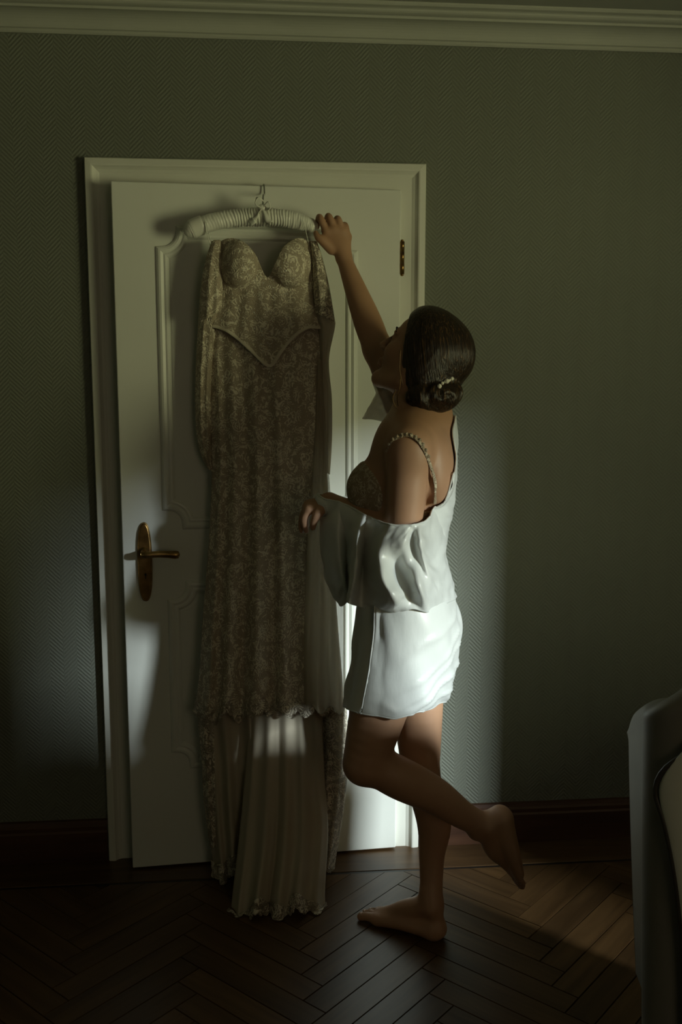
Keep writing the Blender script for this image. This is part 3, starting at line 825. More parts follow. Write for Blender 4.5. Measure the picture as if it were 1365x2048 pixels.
# ------------------------------------------------------------------ person: an implicit body, polygonised to one skin
class Vol:
    def __init__(s, lo, hi, h):
        s.h = h; s.lo = np.array(lo, float); s.n = (np.ceil((np.array(hi) - s.lo) / h)).astype(int) + 1
        s.ax = [s.lo[k] + h * np.arange(s.n[k]) for k in range(3)]

    def new(s): return np.full(tuple(s.n), 1.0, np.float32)

    def box(s, lo, hi):
        a = np.clip(np.floor((np.asarray(lo) - s.lo) / s.h).astype(int), 0, s.n - 1)
        b = np.clip(np.ceil((np.asarray(hi) - s.lo) / s.h).astype(int) + 1, 1, s.n)
        sl = tuple(slice(a[k], b[k]) for k in range(3))
        X = s.ax[0][sl[0]].astype(np.float32)[:, None, None]; Y = s.ax[1][sl[1]].astype(np.float32)[None, :, None]; Z = s.ax[2][sl[2]].astype(np.float32)[None, None, :]
        return sl, X, Y, Z

    @staticmethod
    def smin(a, b, k):
        if k <= 0: return np.minimum(a, b)
        h = np.maximum(k - np.abs(a - b), 0) / k
        return np.minimum(a, b) - h * h * k * .25

    def cone(s, F, a, b, ra, rb, k=.02):
        a = np.asarray(a, np.float32); b = np.asarray(b, np.float32); R = max(ra, rb) + k + 3 * s.h
        sl, X, Y, Z = s.box(np.minimum(a, b) - R, np.maximum(a, b) + R)
        d = b - a; L = float(d @ d) + 1e-9
        t = np.clip(((X - a[0]) * d[0] + (Y - a[1]) * d[1] + (Z - a[2]) * d[2]) / L, 0, 1)
        q = np.sqrt((X - a[0] - t * d[0]) ** 2 + (Y - a[1] - t * d[1]) ** 2 + (Z - a[2] - t * d[2]) ** 2) - (ra + (rb - ra) * t)
        F[sl] = s.smin(F[sl], q, k)

    def chain(s, F, P, R, k=.02, n=6):
        """a limb: one smooth tapering tube through P, blended into F as a whole"""
        Q = cr(np.column_stack([np.array(P, float), R]), np.linspace(0, len(P) - 1, (len(P) - 1) * n + 1))
        m_ = max(R) * 1.1 + k + 4 * s.h
        sl, X, Y, Z = s.box(Q[:, :3].min(0) - m_, Q[:, :3].max(0) + m_)
        T = np.full(F[sl].shape, 1.0, np.float32)
        off = np.array([x.start for x in sl])
        for i in range(len(Q) - 1):
            a, b = Q[i, :3], Q[i + 1, :3]; ra, rb = Q[i, 3], Q[i + 1, 3]
            R2 = max(ra, rb) + k + 3 * s.h
            s2, X, Y, Z = s.box(np.minimum(a, b) - R2, np.maximum(a, b) + R2)
            l2 = tuple(slice(max(s2[d].start - off[d], 0), s2[d].stop - off[d]) for d in range(3))
            d = (b - a).astype(np.float32); a = a.astype(np.float32); L = float(d @ d) + 1e-9
            t = np.clip(((X - a[0]) * d[0] + (Y - a[1]) * d[1] + (Z - a[2]) * d[2]) / L, 0, 1)
            q = np.sqrt((X - a[0] - t * d[0]) ** 2 + (Y - a[1] - t * d[1]) ** 2 + (Z - a[2] - t * d[2]) ** 2) - np.float32(ra) - np.float32(rb - ra) * t
            T[l2] = np.minimum(T[l2], q[:T[l2].shape[0], :T[l2].shape[1], :T[l2].shape[2]])
        F[sl] = s.smin(F[sl], T, k)

    def ell_d(s, X, Y, Z, c, r, B):
        c = np.asarray(c, np.float32); q = []
        for i in range(3):
            e = B[i]; q.append((X - c[0]) * np.float32(e[0]) + (Y - c[1]) * np.float32(e[1]) + (Z - c[2]) * np.float32(e[2]))
        k0 = np.sqrt(sum((q[i] / r[i]) ** 2 for i in range(3))); k1 = np.sqrt(sum((q[i] / r[i] ** 2) ** 2 for i in range(3))) + 1e-6
        return k0 * (k0 - 1) / k1

    def ell(s, F, c, r, B=np.eye(3), k=.02, sub=False):
        R = max(r) + k + 3 * s.h
        sl, X, Y, Z = s.box(np.asarray(c) - R, np.asarray(c) + R)
        q = s.ell_d(X, Y, Z, c, r, B)
        F[sl] = -s.smin(-F[sl], q, k) if sub else s.smin(F[sl], q, k)

    def mesh(s, F):
        """naive surface nets"""
        ins = F < 0
        c = np.zeros(tuple(s.n - 1), np.uint8)
        for dx in (0, 1):
            for dy in (0, 1):
                for dz in (0, 1):
                    c += ins[dx:s.n[0] - 1 + dx, dy:s.n[1] - 1 + dy, dz:s.n[2] - 1 + dz]
        mixed = (c > 0) & (c < 8)
        idx = np.argwhere(mixed)
        vid = np.full(mixed.shape, -1, np.int32); vid[mixed] = np.arange(len(idx))
        acc = np.zeros((len(idx), 3)); cnt = np.zeros(len(idx))
        offs = [(0, 0, 0), (1, 0, 0), (0, 1, 0), (1, 1, 0), (0, 0, 1), (1, 0, 1), (0, 1, 1), (1, 1, 1)]
        val = {o: F[idx[:, 0] + o[0], idx[:, 1] + o[1], idx[:, 2] + o[2]].astype(float) for o in offs}
        for a in offs:
            for k in range(3):
                if a[k]: continue
                b = list(a); b[k] = 1; b = tuple(b)
                va, vb = val[a], val[b]; m_ = (va < 0) != (vb < 0)
                t = np.where(m_, va / np.where(m_, va - vb, 1), 0)
                p = np.array(a, float)[None] + t[:, None] * (np.array(b) - np.array(a))[None]
                acc[m_] += p[m_]; cnt += m_
        V = (idx + acc / cnt[:, None]) * s.h + s.lo
        Q = []
        for k in range(3):
            sh = [slice(None)] * 3; sh[k] = slice(0, -1); s2 = [slice(None)] * 3; s2[k] = slice(1, None)
            e = np.argwhere(ins[tuple(sh)] != ins[tuple(s2)])
            u, w = [(1, 2), (2, 0), (0, 1)][k]
            e = e[(e[:, u] > 0) & (e[:, w] > 0) & (e[:, u] < s.n[u] - 1) & (e[:, w] < s.n[w] - 1)]
            flip = ins[e[:, 0], e[:, 1], e[:, 2]]
            def g(du, dw_):
                q = e.copy(); q[:, u] -= du; q[:, w] -= dw_; return vid[q[:, 0], q[:, 1], q[:, 2]]
            q = np.stack([g(1, 1), g(0, 1), g(0, 0), g(1, 0)], 1)
            q[~flip] = q[~flip][:, ::-1]
            Q.append(q)
        return V, np.concatenate(Q)


def sample(F, V):
    i = np.clip(np.round((V - VB.lo) / VB.h).astype(int), 2, VB.n - 3)
    g = []
    for k in range(3):
        e = np.zeros(3, int); e[k] = 2; a = i + e; b_ = i - e
        g.append(F[a[:, 0], a[:, 1], a[:, 2]] - F[b_[:, 0], b_[:, 1], b_[:, 2]])
    g = np.stack(g, 1).astype(float); g /= np.linalg.norm(g, axis=1)[:, None] + 1e-6
    # trilinear value
    q = np.clip((V - VB.lo) / VB.h, 0, VB.n - 1.001); i0 = q.astype(int); f = q - i0; v = 0
    for dx in (0, 1):
        for dy in (0, 1):
            for dz in (0, 1):
                w = (f[:, 0] if dx else 1 - f[:, 0]) * (f[:, 1] if dy else 1 - f[:, 1]) * (f[:, 2] if dz else 1 - f[:, 2])
                v = v + w * F[i0[:, 0] + dx, i0[:, 1] + dy, i0[:, 2] + dz]
    return v, g


def drape(G, F, d, it=8, relax=2):
    """keep a cloth grid (a, b, 3) at least d outside the body"""
    sh = G.shape; V = G.reshape(-1, 3).copy()
    for k in range(it):
        v, g = sample(F, V); m_ = v < d
        V[m_] += g[m_] * np.clip(d - v[m_], 0, .03)[:, None]
        if k < it - 2 and relax:
            A = V.reshape(sh); mv = m_.reshape(sh[:2])
            B_ = A.copy(); B_[1:-1, 1:-1] = .5 * A[1:-1, 1:-1] + .125 * (A[2:, 1:-1] + A[:-2, 1:-1] + A[1:-1, 2:] + A[1:-1, :-2])
            mv2 = mv.copy()
            for _ in range(2):
                mm = mv2.copy(); mm[1:] |= mv2[:-1]; mm[:-1] |= mv2[1:]; mm[:, 1:] |= mv2[:, :-1]; mm[:, :-1] |= mv2[:, 1:]; mv2 = mm
            A = np.where(mv2[..., None], B_, A); V = A.reshape(-1, 3)
    return V.reshape(sh)


def unit(v): v = np.asarray(v, float); return v / np.linalg.norm(v)


VH = .0036
VB = Vol((.08, -.80, -.012), (.80, -.075, 1.96), VH)
tf = unit((-.90, .436, 0)); tl = np.array([tf[1], -tf[0], 0]) * -1     # torso forward; left-hand side (towards the viewer)
tl = np.cross((0, 0, 1), tf)
TB = np.array([tf, tl, (0, 0, 1)])
PEL = at(812, 1236, -.50); WAI = at(812, 1118, -.50); RIB = at(812, 985, -.495); NEK = at(852, 848, -.485)
SL = at(820, 894, -.632); SR = at(820, 850, -.36)
torso = VB.new()
VB.ell(torso, PEL, (.100, .150, .115), TB, .02)
for s_ in (-1, 1):
    VB.ell(torso, PEL - tf * .036 + tl * .068 * s_ - np.array([0, 0, .040]), (.086, .080, .098), TB, .05)
VB.ell(torso, WAI, (.082, .118, .12), TB, .07)
VB.ell(torso, RIB + np.array([0, 0, .03]), (.094, .132, .175), TB, .06)
VB.ell(torso, RIB + np.array([.03, -.01, .115]), (.080, .135, .09), TB, .05)
VB.cone(torso, SL * .92 + SR * .08 + np.array([0, 0, .005]), SR + np.array([0, 0, -.01]), .047, .047, .05)
VB.chain(torso, [SL * .6 + NEK * .4 + np.array([0, 0, .0]), NEK + np.array([0, 0, .03])], [.040, .044], .05)
VB.chain(torso, [SR * .6 + NEK * .4 + np.array([0, 0, .0]), NEK + np.array([0, 0, .03])], [.040, .044], .05)
# shoulder blades
VB.ell(torso, NEK * .45 + SL * .55 - tf * .055 - np.array([0, 0, .085]), (.032, .055, .075), TB, .04)
# breasts
BL = RIB + tf * .066 + tl * .050 + np.array([0, 0, .012]); BR_ = RIB + tf * .066 - tl * .075 + np.array([0, 0, .012])
VB.ell(torso, BL, (.066, .066, .068), TB, .03); VB.ell(torso, BR_, (.064, .064, .068), TB, .03)

# head
HC = at(850, 716, -.485)
hf = unit((-.72, .42, .55)); hl = unit(np.cross((0, 0, 1), hf)); hu = np.cross(hf, hl)
hf = np.cross(hl, hu)
HB = np.array([hf, hl, hu])
hp = lambda f, l, u: HC + hf * f + hl * l + hu * u
VB.cone(torso, NEK + np.array([0, 0, -.03]), hp(-.015, 0, -.065), .056, .050, .05)
VB.chain(torso, [hp(-.02, .05, -.06), NEK + tf * .03 + tl * .02 - np.array([0, 0, .04])], [.018, .016], .03)
head = VB.new()
VB.ell(head, hp(-.012, 0, .022), (.096, .074, .090), HB, .02)
VB.ell(head, hp(.028, 0, -.030), (.064, .060, .082), HB, .03)
VB.ell(head, hp(.042, 0, .040), (.048, .058, .042), HB, .02)      # forehead
for s_ in (-1, 1):
    VB.chain(head, [hp(-.005, .056 * s_, -.045), hp(.012, .052 * s_, -.080), hp(.068, .012 * s_, -.108)], [.020, .018, .016], .025)
    VB.ell(head, hp(.066, .036 * s_, -.026), (.020, .020, .020), HB, .02)     # cheekbone
    VB.ell(head, hp(.094, .030 * s_, .004), (.014, .015, .010), HB, .012, sub=True)   # socket
    VB.ell(head, hp(.080, .030 * s_, .003), (.0115, .0115, .0115), HB, .004)   # eyeball with lid
    VB.chain(head, [hp(.090, .012 * s_, .020), hp(.084, .045 * s_, .020)], [.006, .005], .012)   # brow ridge
    VB.ell(head, hp(-.010, .074 * s_, -.018), (.018, .008, .030), HB, .006)
    VB.ell(head, hp(-.006, .081 * s_, -.016), (.009, .005, .018), HB, .004, sub=True)
VB.ell(head, hp(.073, 0, -.108), (.016, .020, .014), HB, .02)
VB.chain(head, [hp(.088, 0, .012), hp(.101, 0, -.012), hp(.112, 0, -.034)], [.007, .008, .0095], .012)
for s_ in (-1, 1): VB.ell(head, hp(.101, .011 * s_, -.038), (.009, .007, .006), HB, .006)
VB.ell(head, hp(.086, 0, -.062), (.010, .018, .008), HB, .012)
VB.ell(head, hp(.093, 0, -.0665), (.008, .021, .0055), HB, .004)
VB.ell(head, hp(.090, 0, -.078), (.009, .017, .0065), HB, .004)

# arms
arms = VB.new()
EL = at(806, 1080, -.628); WL = at(660, 1004, -.455)
VB.ell(arms, SL + np.array([.0, 0, -.012]), (.054, .052, .062), TB, .01)
VB.chain(arms, [SL, SL * .55 + EL * .45, EL], [.050, .0475, .041], .02)
VB.chain(arms, [EL, EL * .68 + WL * .32, WL], [.041, .040, .0245], .02)
ER = at(757, 700, -.285); WR = at(689, 519, -.165)
VB.ell(arms, SR, (.05, .05, .055), TB, .01)
VB.chain(arms, [SR, SR * .5 + ER * .5, ER], [.046, .043, .038], .02)
VB.chain(arms, [ER, ER * .72 + WR * .28, ER * .35 + WR * .65, WR], [.037, .0385, .030, .0205], .02)


def hand(wrist, mcps, fingers, thumb, palm_r=.0125):
    H = VB.new()
    for q in mcps: VB.cone(H, wrist * .9 + q * .1, q, .0165, palm_r - .001, .012)
    for a_, b_ in zip(mcps[:-1], mcps[1:]): VB.cone(H, a_, b_, palm_r - .001, palm_r - .001, .008)
    for q, fg in zip(mcps, fingers):
        P = [q] + list(fg); VB.chain(H, P, [.0105, .0095, .0085, .0068][:len(P)], .004)
    VB.chain(H, thumb, [.016, .0125, .0095, .0075], .006)
    return H


yk = -.164
mc = [at(653, 463, yk), at(669, 459, yk), at(684, 463, yk + .002), at(695, 474, yk + .006)]
pip = [at(641, 436, yk), at(659, 434, yk), at(677, 439, yk), at(691, 452, yk + .004)]
fin = []
for k in range(4):
    p = pip[k]; L = [.024, .026, .024, .020][k]
    fin.append([p, p + np.array([-.003, L + .008, .002]), p + np.array([-.005, L + .022, -.018])])
thR = [WR * .55 + mc[0] * .45 + np.array([-.012, 0, -.006]), at(644, 480, -.172), at(636, 474, -.172), at(632, 466, -.168)]
HR = hand(WR, mc, fin, thR)
yl = -.445
ml = [at(618, 1020, yl - .03), at(616, 1014, yl - .012), at(618, 1010, yl + .006), at(622, 1008, yl + .022)]
fl_ = [[at(609, 1038, yl - .035), at(610, 1052, yl - .030), at(613, 1062, yl - .022)],
       [at(606, 1032, yl - .014), at(603, 1050, yl - .012), at(604, 1062, yl - .006)],
       [at(608, 1030, yl + .006), at(606, 1048, yl + .008), at(608, 1060, yl + .012)],
       [at(613, 1028, yl + .024), at(612, 1042, yl + .026), at(614, 1052, yl + .028)]]
thL = [WL + np.array([-.018, -.012, -.008]), at(636, 1028, yl - .045), at(629, 1042, yl - .046), at(626, 1056, yl - .040)]
HLh = hand(WL, ml, fl_, thL)

# legs
legs = VB.new()
HIPL = PEL + tl * .088 - np.array([0, 0, .05]); HIPR = PEL - tl * .080 - np.array([0, 0, .05])
KL = at(729, 1528, -.615); AL = at(974, 1652, -.585)
VB.chain(legs, [HIPL, HIPL * .5 + KL * .5 + np.array([0, 0, 0]), KL], [.086, .073, .054], .03)
C1 = at(800, 1556, -.612); C2 = at(868, 1590, -.603)
VB.chain(legs, [KL + np.array([.01, 0, .005]), C1, C2, at(930, 1632, -.592), AL], [.047, .0525, .046, .035, .028], .02)
def foot(legF, toeF, heel, ank, fd, fs, fu, L=1.0):
    """fd heel-to-toe, fs towards the big toe, fu out of the instep"""
    q = lambda f, s_, u_: heel + (fd * f + fs * s_ + fu * u_) * L
    VB.ell(legF, q(.006, 0, .026), (.028 * L, .025 * L, .029 * L), np.array([fd, fs, fu]), .02)
    VB.chain(legF, [q(-.002, 0, .028), (q(.0, 0, .06) + ank) * .5, ank + unit(ank - heel) * .03], [.022, .020, .022], .02)
    VB.chain(legF, [ank, q(.085, .004, .058), q(.128, .006, .036), q(.165, .004, .020)], [.0285, .0270, .0215, .0150], .018)
    for s_, r in ((.030, .0165), (.008, .0150), (-.012, .0140), (-.030, .0130)):
        VB.chain(legF, [q(.012, s_ * .35, .024), q(.085, s_ * .75, .026 if s_ > 0 else .020), q(.166 - .012 * (s_ < 0), s_, .016)], [.022, .0195, r], .016)
    for k, (f0, s_, ln, r) in enumerate(((.168, .031, .046, .0120), (.172, .011, .044, .0086), (.168, -.005, .039, .0082), (.161, -.019, .033, .0078), (.152, -.0315, .027, .0076))):
        VB.chain(toeF, [q(f0 - .006, s_ * .97, .015), q(f0 + ln * .55, s_ * 1.04, .017), q(f0 + ln, s_ * 1.06, .0105)], [r * 1.15, r, r * .95], .001)
        # nail
        NAILS.append((q(f0 + ln * 1.0, s_ * 1.06, .0105 + r * .88), fd, fs, fu, r))


NAILS = []
toeL = VB.new()
lfd = unit((.235, .02, -.972)); lfu = unit(np.cross(lfd, (0, 1, 0)))
lfu = lfu if lfu[0] < 0 else -lfu
lfs = np.array([0, 1., 0]); lfs = unit(lfs - lfd * (lfs @ lfd))
foot(legs, toeL, at(1020, 1626, -.583), AL, lfd, lfs, lfu, 1.0)
# standing right leg
KR = at(842, 1552, -.455); AR = np.array([.434, -.513, .090])
VB.chain(legs, [HIPR, HIPR * .5 + KR * .5, KR], [.082, .068, .049], .03)
VB.chain(legs, [KR, at(868, 1640, -.468), at(864, 1715, -.480), AR], [.046, .0465, .034, .028], .02)
fd = unit((-.80, .60, 0)); fs = np.cross((0, 0, 1), fd)
HEEL = np.array([.447, -.524, .0])
toeR = VB.new()
foot(legs, toeR, HEEL, AR, fd, fs, np.array([0, 0, 1.]), 1.0)
# bunion-free ankle bones
VB.ell(legs, AL + np.array([0, -.024, 0]), (.010, .008, .010), np.eye(3), .012)
VB.ell(legs, AR + np.array([-.004, -.024, -.006]), (.010, .008, .012), np.eye(3), .012)

body = VB.smin(torso, head, .02)
bare = VB.smin(torso, arms, .012)
body = VB.smin(body, arms, .012)
body = VB.smin(body, legs, .030)
for A_ in (HR, HLh): body = VB.smin(body, A_, .010)
for A_ in (toeL, toeR): body = VB.smin(body, A_, .008)
BV, BF = VB.mesh(body)
person = empty('person', (.42, -.5, 0)); tag(person, 'barefoot woman in a slipping white satin robe reaching up to the padded hanger', 'person')
bo = mk('body', BV, BF, M['skin'], person)
sm = bo.modifiers.new('smooth', 'SMOOTH'); sm.factor = .5; sm.iterations = 2


for (c_, a_, b_, d_, r_) in NAILS:
    V, F = ball((0, 0, 0), (r_ * .62, r_ * .62, r_ * .22), 10, 6)
    mk('toenail', V @ np.array([a_, b_, d_]) + c_ - a_ * r_ * .2, F, M['nail'], bo)


def hit(px, py, F, off=0.0, y0=-.80, y1=-.1, step=.0015):
    """first point along the view line through (px, py) where field F drops below off"""
    for y in np.arange(y0, y1, step):
        p = at(px, py, y); i = np.round((p - VB.lo) / VB.h).astype(int)
        if (i < 0).any() or (i >= VB.n).any(): continue
        if F[tuple(i)] < off: return p
    return None


# lashes / brows / lips
for s_ in (-1, 1):
    V, F = tube(smooth_path([hp(.0925, .018 * s_, .0005), hp(.0935, .030 * s_, -.001), hp(.087, .043 * s_, .0005)], 10), [.0012] * 10, 6)
    mk('eyelashes', V, F, M['brow'], person)
    V, F = tube(smooth_path([hp(.0965, .014 * s_, .0235), hp(.093, .032 * s_, .0275), hp(.082, .050 * s_, .022)], 10), np.linspace(.0032, .0014, 10), 6)
    mk('eyebrow', V, F, M['brow'], person)

# hair: a smooth cap swept back into a low bun
hairF = VB.new()
VB.ell(hairF, hp(-.012, 0, .028), (.105, .086, .096), HB, .02)
VB.ell(hairF, hp(.030, .0, .080), (.050, .055, .036), HB, .03)            # swept front lift
VB.ell(hairF, hp(-.040, .035, -.030), (.062, .052, .062), HB, .03)
VB.ell(hairF, hp(-.040, -.035, -.030), (.062, .052, .062), HB, .03)
sl, X, Y, Z = VB.box(HC - .17, HC + .17)
fq = (X - HC[0]) * hf[0] + (Y - HC[1]) * hf[1] + (Z - HC[2]) * hf[2]
uq = (X - HC[0]) * hu[0] + (Y - HC[1]) * hu[1] + (Z - HC[2]) * hu[2]
lq = (X - HC[0]) * hl[0] + (Y - HC[1]) * hl[1] + (Z - HC[2]) * hl[2]
face = fq - (.041 + .50 * np.clip(uq, -.05, .12) + .010 * np.cos(lq * 30))
hairF[sl] = np.maximum(hairF[sl], face.astype(np.float32))
low = -.072 - uq + .25 * (fq + .04)
hairF[sl] = np.maximum(hairF[sl], low.astype(np.float32))
# flowing strand relief on the cap
ang = np.arctan2(lq, -fq + .10); rel = .0004 * np.sin(ang * 62 + 4 * np.sin(uq * 28)) + .0004 * np.sin(ang * 131 + 7 * np.sin(uq * 17))
hairF[sl] += rel.astype(np.float32)
BUN = at(882, 790, -.545)
bunF = VB.new()
VB.ell(bunF, BUN, (.053, .052, .041), np.eye(3), .01)
VB.ell(bunF, at(846, 793, -.552), (.040, .036, .034), np.eye(3), .02)
sl, X, Y, Z = VB.box(BUN - .09, BUN + .09)
th_ = np.arctan2(Z - BUN[2], X - BUN[0]); rr = np.sqrt((Z - BUN[2]) ** 2 + (X - BUN[0]) ** 2)
bunF[sl] += (.0026 * np.sin(2 * th_ + rr * 190) + .0010 * np.sin(5 * th_ - rr * 420)).astype(np.float32)
hairF = VB.smin(hairF, bunF, .008)
HV, HF = VB.mesh(hairF)


flow = unit(BUN - hp(.02, .03, .09)); ex = flow; ey = unit(np.cross(ex, (0, 1, 0))); ez = np.cross(ex, ey)
Rm = np.array([ex, ey, ez])
ho = mk('hair', (HV - HC) @ Rm.T, HF, M['hair'], person)
mw = Matrix.Identity(4)
for i in range(3):
    for k in range(3): mw[i][k] = Rm[k][i]
    mw[i][3] = HC[i]
ho.matrix_parent_inverse = Matrix.Translation(-BASE['person']); ho.matrix_basis = mw
BASE[ho.name] = Vector((0, 0, 0))
sm = ho.modifiers.new('smooth', 'SMOOTH'); sm.factor = .5; sm.iterations = 1
# loose curled strands in front of the ear, coloured gold as if caught by the light
for k, pts in enumerate(([(801, 755), (800, 775), (795, 792), (797, 812), (806, 830), (816, 842)], [(792, 780), (786, 797), (793, 815), (806, 832)],
                         [(801, 700), (800, 740), (806, 770)])):
    P = [hit(px, py, VB_F, .004) for px, py in pts for VB_F in (np.minimum(body, hairF),)] if False else [at(px, py, -.565 + .012 * i) for i, (px, py) in enumerate(pts)]
    V, F = tube(smooth_path(P, 26), np.linspace(.0018, .0008, 26), 6); mk('hair_strand', V, F, M['hairgold'], person)
# pearl comb above the bun
pin = None
for k, (px, py, r) in enumerate(((879, 774, .0046), (885, 768, .0034), (891, 765, .0036), (894, 764, .0050), (899, 762, .0030), (904, 759, .0040))):
    p = hit(px, py, hairF, .0) 
    if p is None: p = at(px, py, -.55)
    p = p + np.array([0, -.003, .002])
    V, F = ball(p, r * 1.25, 14, 9)
    if pin is None:
        wire = []
        pin = mk('hair_pin', V, F, M['pearl'], person); pin['label'] = 'row of small pearls pinned above the bun'
    else:
        mk('pearl', V, F, M['pearl'], pin)

# bra: cups, band and strap lying on the skin
braF = VB.new()
sl, X, Y, Z = VB.box(RIB - .26, RIB + .26)
T_ = torso[sl]
def in_ell(c, r): return VB.ell_d(X, Y, Z, c, r, TB)
fq = (X - RIB[0]) * tf[0] + (Y - RIB[1]) * tf[1]; zq = Z - RIB[2]
cups = np.minimum(in_ell(BL + np.array([0, 0, -.004]), (.095, .090, .076)), in_ell(BR_ + np.array([0, 0, -.004]), (.095, .085, .076)))
band = np.maximum(np.abs(zq + .052 + .06 * fq) - .013, -.25 + 0 * fq)
reg = np.minimum(cups, band)
shell = np.maximum(np.maximum(T_ - .0042, -(T_ + .004)), reg)
braF[sl] = shell
QV, QF = VB.mesh(braF)
bra = mk('bra', QV, QF, M['bra'], person); bra['label'] = 'champagne lace bra'
sm = bra.modifiers.new('smooth', 'SMOOTH'); sm.factor = .5; sm.iterations = 2
sp = [(772, 905), (788, 882), (805, 872), (822, 873), (838, 884), (850, 904), (860, 930), (868, 958), (872, 985), (868, 1008)]
P = [hit(px, py, bare, .0) for px, py in sp]
P = np.array([p if p is not None else at(*sp[k], -.6) for k, p in enumerate(P)]) + np.array([0, -.006, .002])
P[:, 1] = np.convolve(np.pad(P[:, 1], 1, 'edge'), [.25, .5, .25], 'valid')
sP = smooth_path(P, 70)
V, F = tube(sP, .0046, 8, True, flat=.35, flatdir=(.3, -.9, .3)); strap = mk('bra_strap', V, F, M['bra'], bra)
b = MB()
for k in range(4, 44, 2):
    V, F = ball(sP[k] + np.array([.003 if k % 4 else -.003, -.001, .002]), (.0042, .002, .0042), 7, 5); b.add(V, F)
o = b.build('strap_lace_edge', M['bra'], bra, True)

# ------------------------------------------------------------------ satin robe
NU, NV = 150, 64
# (py, left px, right px, depth centre, half depth)
rows = [(1085, 742, 889, -.500, .132), (1120, 735, 889, -.500, .138), (1165, 724, 900, -.502, .150), (1210, 714, 912, -.505, .162), (1255, 709, 919, -.506, .168),
        (1300, 703, 918, -.508, .170), (1345, 697, 912, -.510, .170), (1385, 691, 902, -.512, .168), (1412, 689, 890, -.514, .165)]
sec = [(-.60, -.80), (-.30, -.97), (.10, -1.03), (.50, -.92), (.82, -.58), (.99, -.08), (.92, .42), (.60, .80), (.10, 1.0), (-.42, .96), (-.82, .66), (-.99, .22), (-.97, -.20), (-.84, -.52), (-.62, -.70), (-.45, -.70)]
tt = np.linspace(0, len(sec) - 1, NU)
prof2 = cr(sec, tt)
R_ = cr(rows, np.linspace(0, len(rows) - 1, NV))
V = np.zeros((NV, NU, 3))
for j in range(NV):
    py, xl, xr, yc, hd = R_[j]; v = j / (NV - 1)
    for i in range(NU):
        sx, sy = prof2[i]
        px = (xl + xr) / 2 + (xr - xl) / 2 * sx
        # hem dips on the viewer's side and rises at the back seam
        dip = max(0, v - .35) / .65
        q = py + dip * (24 * max(0, -sy) * (1 - .55 * abs(sx)) - 16 * max(0, sy) - 10 * max(0, sx))
        y = yc + hd * sy
        V[j, i] = at(px, q, y)
nrm = np.cross(np.gradient(V, axis=1), np.gradient(V, axis=0)); nrm /= np.linalg.norm(nrm, axis=2)[..., None] + 1e-9
ctr = V.mean(axis=1, keepdims=True); nrm *= np.sign((nrm * (V - ctr)).sum(2))[..., None]
vv, uu = np.meshgrid(np.linspace(0, 1, NV), np.linspace(0, 1, NU), indexing='ij')
wr = .0035 * np.sin(vv * 17 - uu * 44 + 2.2 * np.sin(uu * 9)) * np.clip(np.sin(uu * 3.1) * 1.2, 0, 1) * (vv > .3) * np.clip((vv - .3) * 2.4, 0, 1)
wr += .0042 * (fract_noise(uu * 22 - vv * 6, vv * 9 + uu * 5, 3) - .5) * (.4 + vv)
wr += .006 * np.exp(-((vv - .16 - .35 * (uu - .2)) / .05) ** 2) * (uu > .1) * (uu < .5)
sdi = vv + 1.5 * uu
for c_, w_, a_ in ((.86, .018, .0045), (1.02, .014, .0055), (1.12, .012, .0045), (1.24, .016, .006), (1.34, .012, .004)):
    cc = c_ + .03 * np.sin(uu * 23 + c_ * 9)
    wr += a_ * np.exp(-((sdi - cc) / w_) ** 2) * np.clip((uu - .10) * 10, 0, 1) * np.clip((.48 - uu) * 8, 0, 1)
wr += .004 * np.exp(-((vv - .93 + .04 * np.sin(uu * 30)) / .03) ** 2) * (fract_noise(uu * 30, vv * 3, 21))
lay = np.where(tt < .25, .006, 0)[None, :] + np.where(tt > len(sec) - 2.2, -.007, 0)[None, :]
V += nrm * (wr + lay)[..., None]
V = drape(V, body, .007)
robe = mk('robe', V.reshape(-1, 3), grid_faces(NV, NU), M['satin'], person); robe['label'] = 'white satin robe slipped off the left shoulder'
sd = robe.modifiers.new('thick', 'SOLIDIFY'); sd.thickness = .0022; sd.offset = 0
# narrow turned front edge and hem
edge = V[:, 0]; Vt, Ft = tube(smooth_path(edge[::4], 60), .0026, 6); mk('robe_front_edge', Vt, Ft, M['satin'], robe)
Vt, Ft = tube(V[-1], .0024, 6); mk('robe_hem', Vt, Ft, M['satin'], robe)


def net(curves, nu, nv, name, noise=.0, seed=1, parent=None, mat=None, thick=.002, clear=.006):
    """sheet through a network of curves, each a list of (px, py, y)"""
    m_ = len(curves[0]); C_ = np.array([[at(*p) for p in c] for c in curves])        # (n, m, 3)
    A = np.stack([cr(C_[:, k], np.linspace(0, len(curves) - 1, nu)) for k in range(m_)], 1)   # nu, m, 3
    G = np.stack([cr(A[i], np.linspace(0, m_ - 1, nv)) for i in range(nu)], 0)
    if noise:
        n_ = np.cross(np.gradient(G, axis=0), np.gradient(G, axis=1)); n_ /= np.linalg.norm(n_, axis=2)[..., None] + 1e-9
        U, Vv = np.meshgrid(np.linspace(0, 1, nu), np.linspace(0, 1, nv), indexing='ij')
        d = (fract_noise(U * 19 + Vv * 5, Vv * 8, seed) - .5) * noise + (fract_noise(U * 40, Vv * 13 + U * 7, seed + 5) - .5) * noise * .5
        G = G + n_ * d[..., None]
    if clear: G = drape(G, body, clear)
    o = mk(name, G.reshape(-1, 3), grid_faces(nu, nv), mat or M['satin'], parent)
    if thick:
        s2 = o.modifiers.new('thick', 'SOLIDIFY'); s2.thickness = thick; s2.offset = 0
    return o, G


